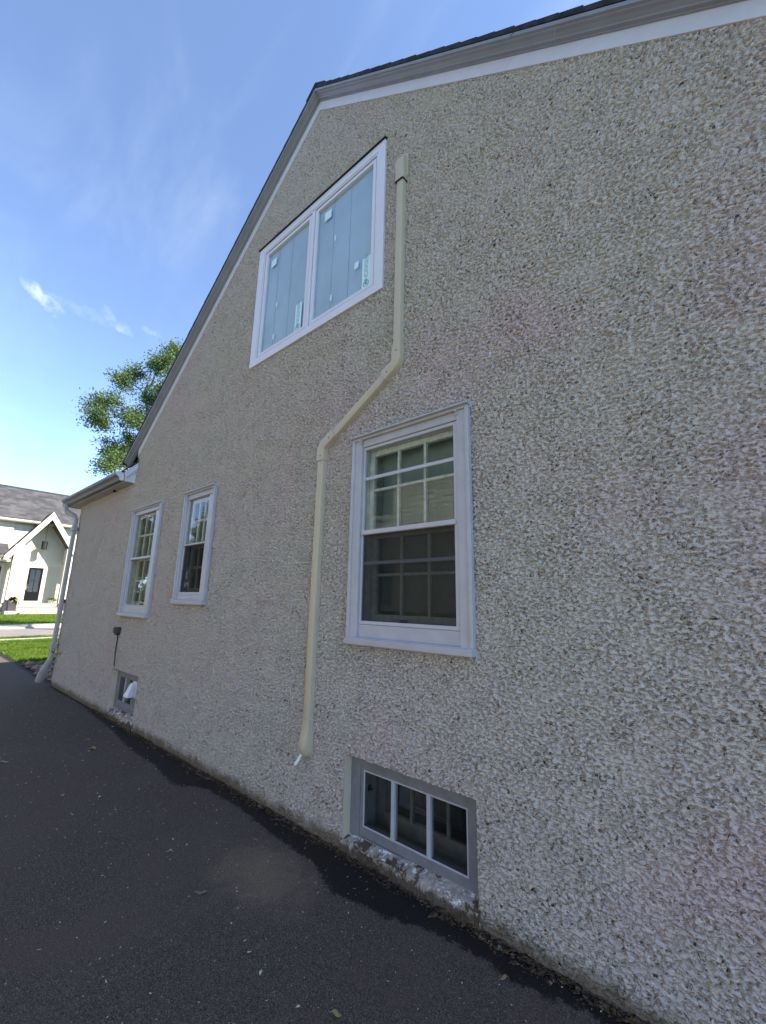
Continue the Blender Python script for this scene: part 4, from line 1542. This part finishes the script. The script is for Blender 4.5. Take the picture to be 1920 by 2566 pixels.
# gabled porch roof
PXF = -40.0
GY, GZ, GS = 5.38, 7.72, 1.53
for s in (-1, 1):
    ye = GY + s * 2.36
    m = MB()
    # roof slab
    m.add([(x, y, z) for x in (PXF + 0.05, FX - 2.6) for y, z in ((GY, GZ), (ye, GZ - GS * 2.36), (ye, GZ - GS * 2.36 - 0.14), (GY, GZ - 0.16))],
          [(0, 1, 2, 3), (7, 6, 5, 4), (0, 4, 5, 1), (1, 5, 6, 2), (2, 6, 7, 3), (3, 7, 4, 0)])
    m.build('porch_roof', 'shingle', fh)
    m = MB()
    w0 = 0.62
    m.add([(x, y, z) for x in (PXF + 0.10, PXF + 0.02) for y, z in ((GY, GZ - 0.012), (ye, GZ - 0.012 - GS * 2.36), (ye, GZ - GS * 2.36 - 0.28), (ye - s * 0.22, GZ - GS * 2.14 - w0), (GY, GZ - w0))],
          [(0, 1, 2, 3, 4), (9, 8, 7, 6, 5), (0, 5, 6, 1), (1, 6, 7, 2), (2, 7, 8, 3), (3, 8, 9, 4), (4, 9, 5, 0)])
    m.build('barge_board', 'white_board', fh)
    m = MB()
    m.add([(x, y, z) for x in (PXF + 0.018, FX + 0.03) for y, z in ((GY, GZ - 0.30), (GY + s * 1.62, GZ - 0.30 - GS * 1.62), (GY + s * 1.62, GZ - 0.36 - GS * 1.62), (GY, GZ - 0.40))],
          [(0, 1, 2, 3), (7, 6, 5, 4), (0, 4, 5, 1), (1, 5, 6, 2), (2, 6, 7, 3), (3, 7, 4, 0)])
    m.build('porch_ceiling', 'porch_wood', fh)
    a, b = (3.55, 4.10) if s < 0 else (6.66, 7.21)
    m = MB()
    m.box(PXF - 0.42, PXF + 0.012, a, b, 0.0, 5.0)
    m.build('porch_pier', 'white_board', fh, 0.01)
    m = MB()
    m.box(FX + 0.05, PXF - 0.43, a + 0.1, b - 0.1, 4.15, 5.0)
    m.box(FX + 0.05, PXF - 0.43, a + 0.08, b - 0.08, 3.98, 4.14)
    m.build('porch_beam', 'white_board', fh, 0.005)
m = MB()
m.box(FX + 0.045, PXF - 0.02, 4.11, 6.65, 0.0, 0.78)
m.build('porch_floor', 'stone_step', fh)
m = MB()
m.box(PXF - 0.0195, PXF + 0.30, 4.20, 6.85, 0.0, 0.52)
m.box(PXF + 0.3005, PXF + 0.62, 4.20, 6.85, 0.0, 0.28)
m.build('step', 'stone_step', fh, 0.01)
m = MB()
m.box(FX + 0.05, PXF + 0.0, 4.12, 6.64, 0.781, 0.80)
m.box(PXF - 0.018, PXF + 0.33, 4.18, 6.87, 0.521, 0.545)
m.box(PXF + 0.302, PXF + 0.65, 4.18, 6.87, 0.281, 0.305)
m.build('tread', 'stone_rim', fh, 0.006)
# door
dr = MB()
dr.ring((4.66, 5.80, 0.80, 3.60), (4.80, 5.68, 0.93, 3.44), 0, 1)
dv = [(FX - 0.05 + 0.11 * y, x, z) for x, y, z in dr.v]
dm = MB()
dm.add(dv, dr.f)
door = dm.build('door', 'white_board', fh, 0.006)
m = MB()
m.ring((4.803, 5.677, 0.935, 3.437), (4.93, 5.55, 1.62, 3.30), 0, 1)
m2 = MB()
m2.add([(FX - 0.02 + 0.05 * y, x, z) for x, y, z in m.v], m.f)
m2.box(FX - 0.01, FX + 0.028, 5.225, 5.255, 1.615, 3.305)
m2.box(FX - 0.01, FX + 0.028, 4.925, 5.555, 2.445, 2.475)
m2.box(FX + 0.0305, FX + 0.036, 4.95, 5.53, 1.05, 1.50)
m2.build('door_leaf', 'door_black', door)
m = MB()
m.quad((FX, 4.93, 1.62), (FX, 5.55, 1.62), (FX, 5.55, 3.30), (FX, 4.93, 3.30))
m.build('pane', 'dark_glass', door)
m = MB()
m.quad((FX - 0.08, 4.8, 0.9), (FX - 0.08, 5.7, 0.9), (FX - 0.08, 5.7, 3.4), (FX - 0.08, 4.8, 3.4))
m.build('interior', 'dark_room', door)
m = MB()
m.box(FX + 0.031, FX + 0.05, 4.835, 4.865, 1.75, 2.15)
m.tube([(FX + 0.05, 4.85, 1.95), (FX + 0.085, 4.85, 1.95), (FX + 0.085, 4.95, 1.95)], 0.012, 6)
m.build('handle', 'brass', door)
me = text_mesh('4253', 0.19, 0.008)
me.transform(Matrix(((0, 0, 1, 0), (1, 0, 0, 0), (0, 1, 0, 0), (0, 0, 0, 1))))
me.transform(Matrix.Translation(Vector((FX + 0.042, 5.25, 3.78)) - ORI[fh]))
link('house_number', me, 'number_ink', fh)
m = MB()
m.box(FX + 0.013, FX + 0.035, 3.46, 7.24, 3.602, 4.000)
m.build('panel', 'white_board', fh)
m = MB()
m.box(FX + 0.035, FX + 0.05, 4.52, 4.56, 1.95, 2.06)
m.build('doorbell', 'black_metal', fh)
# lower porch on the left
m = MB()
m.add([(x, y, z) for y in (-8.0, 3.30) for x, z in ((FX + 0.02, 5.08), (PXF - 0.1, 4.30), (PXF - 0.1, 4.20), (FX + 0.02, 4.98))],
      [(0, 1, 2, 3), (7, 6, 5, 4), (0, 4, 5, 1), (1, 5, 6, 2), (2, 6, 7, 3), (3, 7, 4, 0)])
m.build('porch_roof', 'shingle_grey', fh)
m = MB()
m.box(PXF - 0.45, PXF - 0.2, -8.0, 3.54, 3.72, 3.95)
m.build('porch_beam', 'white_board', fh)
m = MB()
m.box(FX + 0.04, PXF - 0.14, -8.0, 3.5, 3.955, 4.19)
m.build('porch_ceiling', 'porch_wood', fh)
m = MB()
m.box(FX + 0.032, FX + 0.055, 2.0, 3.20, 0.92, 3.38)
m.build('window', 'door_black', fh)
m = MB()
m.box(FX + 0.032, FX + 0.062, 3.201, 3.34, 0.9, 3.50)
m.box(FX + 0.032, FX + 0.062, 1.86, 1.999, 0.9, 3.50)
m.box(FX + 0.032, FX + 0.062, 1.86, 3.34, 3.501, 3.62)
m.build('window_frame', 'white_board', fh)
m = MB()
m.box(FX + 0.04, PXF - 0.1, -8.0, 3.54, 0.0, 0.76)
m.build('porch_floor', 'stone_step', fh)

# pendant lantern in the porch gable
pl = thing('pendant_lamp', 'dark drum lantern hanging in the gable of the white porch', 'lamp', (-40.7, 5.31, 4.83))
m = MB()
n = 20
m.loft([[(-40.7 + r * math.cos(2 * math.pi * k / n), 5.31 + r * math.sin(2 * math.pi * k / n), z) for k in range(n)] for r, z in ((0.205, 4.83), (0.205, 4.87), (0.185, 4.875), (0.185, 5.40), (0.21, 5.405), (0.21, 5.45), (0.05, 5.48))])
m.build('drum', 'bronze', pl)
m = MB()
m.tube([(-40.7, 5.31, 5.47), (-40.7, 5.33, 7.35)], 0.014, 6)
m.build('rod', 'bronze', pl)


def plant(pt, n, L, spread_, mat, seed, droop=0.5, wid=0.1):
    r = np.random.RandomState(seed)
    m = MB()
    for k in range(n):
        a = r.rand() * 2 * math.pi
        e = 0.25 + 1.1 * r.rand()
        l = L * (0.6 + 0.6 * r.rand())
        d = Vector((math.cos(a) * math.cos(e) * spread_, math.sin(a) * math.cos(e) * spread_, math.sin(e)))
        s = d.cross(Vector((0, 0, 1))).normalized()
        rings = []
        for i in range(5):
            u = i / 4
            p = Vector(pt) + d * l * u + Vector((0, 0, -droop * l * u * u))
            w = wid * l * math.sin(math.pi * (0.15 + 0.83 * u))
            rings.append([p - s * w, p + Vector((0, 0, -w * 0.3)), p + s * w])
        m.loft(rings, closed=False, cap=False)
    return m


def planter(name, label, x, y, z, r0, r1, h, square=False, potmat='pot_dark'):
    t = thing(name, label, 'planter', (x, y, z), 'planters on the white porch')
    m = MB()
    n = 4 if square else 18
    ph = math.pi / 4 if square else 0
    m.loft([[(x + r * math.cos(2 * math.pi * k / n + ph), y + r * math.sin(2 * math.pi * k / n + ph), z + q) for k in range(n)] for r, q in ((r0, 0), (r1, h * 0.93), (r1 * 1.06, h * 0.94), (r1 * 1.06, h), (r1 * 0.92, h), (r1 * 0.9, h - 0.05))])
    m.build('pot', potmat, t)
    return t


p1 = planter('planter', 'tall dark planter of maroon and lime foliage left of the white steps', -39.62, 3.93, 0.25, 0.27, 0.36, 0.72, True)
plant((-39.62, 3.93, 0.97), 60, 0.50, 1.0, 'leaf_dark_red', 1, 0.35, 0.16).build('foliage', 'leaf_dark_red', p1)
plant((-39.45, 4.02, 0.98), 30, 0.34, 1.1, 'leaf_lime', 2, 1.0, 0.14).build('trailing_foliage', 'leaf_lime', p1)
p2 = planter('planter', 'pale planter with an arching green fern right of the black door', -40.4, 6.33, 0.80, 0.20, 0.24, 0.24, False, 'white_board')
plant((-40.4, 6.33, 1.00), 110, 0.52, 1.0, 'leaf_fern', 3, 0.55, 0.07).build('foliage', 'leaf_fern', p2)
p3 = planter('planter', 'dark planter right of the white steps, half hidden by the downspout', -39.62, 6.98, 0.25, 0.24, 0.32, 0.60, True)
plant((-39.62, 6.98, 0.85), 60, 0.42, 1.0, 'leaf_dark_red', 4, 0.4, 0.16).build('foliage', 'leaf_dark_red', p3)
# the stone blocks the two tall planters stand on, planted with low bedding
for y, lab in ((3.93, 'pale stone block under the left dark planter'), (6.98, 'pale stone block under the right dark planter')):
    m = MB()
    m.box(-39.98, -39.27, y - 0.36, y + 0.36, -0.02, 0.25) if y < 5 else m.box(-39.98, -39.27, 6.871, y + 0.36, -0.02, 0.25)
    o = m.build('stone_block', 'stone_rim', None, 0.015, loc=(-39.6, y, 0))
    o['label'] = lab
    o['category'] = 'block'
m = MB()
m.quad((-39.98, -4, -0.012), (-38.95, -4, -0.012), (-38.95, 4.15, -0.012), (-39.98, 4.15, -0.012))
struct(m.build('flower_bed', 'soil'))
for k, (y, L) in enumerate(((4.28, 0.22), (3.35, 0.26))):
    o = plant((-39.1, y, 0.0), 50, L, 1.0, 'leaf_fern', 20 + k, 0.3, 0.12).build('low_plant', 'leaf_fern', None, loc=(-39.1, y, 0))
    o['label'] = ('low green plant at the foot of the white steps', 'low green plant at the left end of the flower bed')[k]
    o['category'] = 'plant'
    o['group'] = 'bedding plants by the white porch'

# ------------------------------------------------------------------ unseen house across the driveway, reflected in panes, sized and coloured for warm bounce
nb = thing('unseen_neighbour_house', 'unseen cream clapboard house on the far side of the driveway, shaped to bounce warm light', 'house', (-3.0, -6.4, 0))
NY = -6.4
m = MB()
n = 40
P = []
for k in range(n):
    a, b = 0.35 + 5.05 * k / n, 0.35 + 5.05 * (k + 1) / n
    P += [(NY + 0.022, a), (NY + 0.006, b)]
m.prism([(NY - 0.3, 0.35)] + P + [(NY - 0.3, 5.40)], 0, -11.0, 0.4)
m.build('wall', 'clapboard', nb)
m = MB()
m.box(-11.0, 0.4, NY - 0.3, NY + 0.01, 0.0, 0.349)
m.build('foundation', 'concrete', nb)
m = MB()
m.add([(-11.4, NY + 0.45, 5.35), (0.8, NY + 0.45, 5.35), (0.8, NY - 4.5, 8.4), (-11.4, NY - 4.5, 8.4), (0.8, NY - 9.5, 5.35), (-11.4, NY - 9.5, 5.35)], [(0, 1, 2, 3), (3, 2, 4, 5), (0, 3, 5), (1, 4, 2), (0, 5, 4, 1)])
m.build('roof', 'shingle_grey', nb)
for x in (-9.6, -7.2, -0.9):
    for z in (1.3, 3.7):
        m = MB()
        m.ring((x - 0.5, x + 0.5, z - 0.1, z + 1.3), (x - 0.40, x + 0.40, z, z + 1.2), NY + 0.008, NY + 0.05)
        m.box(x - 0.40, x + 0.40, NY + 0.008, NY + 0.045, z + 0.58, z + 0.62)
        w = m.build('window', 'white_board', nb)
        m = MB()
        m.box(x - 0.40, x + 0.40, NY + 0.024, NY + 0.03, z, z + 1.2)
        m.build('pane', 'door_black', w)


def leafy_tree(loc, label, blobs, seed):  # unseen tree, added as something for the window panes to reflect
    t = thing('unseen_garden_tree', label, 'tree', loc, 'unseen trees added for the pane reflections')
    r = np.random.RandomState(seed)
    b0 = Vector(loc)
    m = MB()
    m.tube([b0 + Vector((0, 0, -0.1)), b0 + Vector((0.05, 0, 1.5)), b0 + Vector((0.0, 0.1, 3.5))], [0.22, 0.17, 0.12], 10)
    for q, rad in blobs:
        c = b0 + Vector(q)
        m.tube([b0 + Vector((0.02, 0, 1.6)), (b0 + Vector((0, 0, 2.0))).lerp(c, 0.6), c], [0.08, 0.05, 0.02], 6)
    m.build('trunk', 'bark', t, smooth=True)
    VV = []
    for q, rad in blobs:
        k = int(900 * rad)
        d = r.randn(k, 3)
        d /= np.linalg.norm(d, axis=1)[:, None]
        p = np.array(q) + d * (rad * (0.45 + 0.65 * r.rand(k, 1)))
        a = r.randn(k, 3)
        a /= np.linalg.norm(a, axis=1)[:, None]
        b = np.cross(a, r.randn(k, 3))
        b /= np.linalg.norm(b, axis=1)[:, None]
        L = 0.22 * (0.6 + 0.8 * r.rand(k, 1))
        VV.append(np.stack([p, p + a * L * 0.45 + b * L * 0.3, p + a * L, p + a * L * 0.45 - b * L * 0.3], 1))
    VV = np.concatenate(VV).reshape(-1, 3)
    numpy_mesh('crown', VV, np.arange(len(VV)), np.full(len(VV) // 4, 4), 'dark_leaf', t)


BL = [((0, 0, 4.2), 1.7), ((1.3, 0.3, 3.4), 1.2), ((-1.3, 0.2, 3.5), 1.3), ((0.3, 1.2, 3.2), 1.2), ((0.2, -1.2, 3.6), 1.2), ((0.6, 0.2, 5.6), 1.3), ((-0.7, -0.3, 5.3), 1.2), ((1.0, 0.8, 2.2), 0.9), ((-1.0, 0.6, 2.2), 1.0)]
LOW = BL + [((0.5, 0.9, 1.0), 1.2), ((-0.9, -0.9, 0.9), 1.1), ((0.7, -1.1, 1.2), 1.1), ((-0.6, 1.4, 0.9), 1.0), ((1.2, 2.2, 0.8), 0.9)]  # foliage carried down to the ground to darken the reflections
leafy_tree((-15.4, -7.2, 0), 'unseen leafy garden tree past the cream clapboard house, nearer the driveway', BL, 1)
leafy_tree((-20.9, -9.6, 0), 'unseen leafy boulevard tree by the street past the cream clapboard house', LOW, 2)
leafy_tree((-28.6, -7.6, 0), 'unseen leafy tree on the far lawn left of the white farmhouse', LOW, 3)
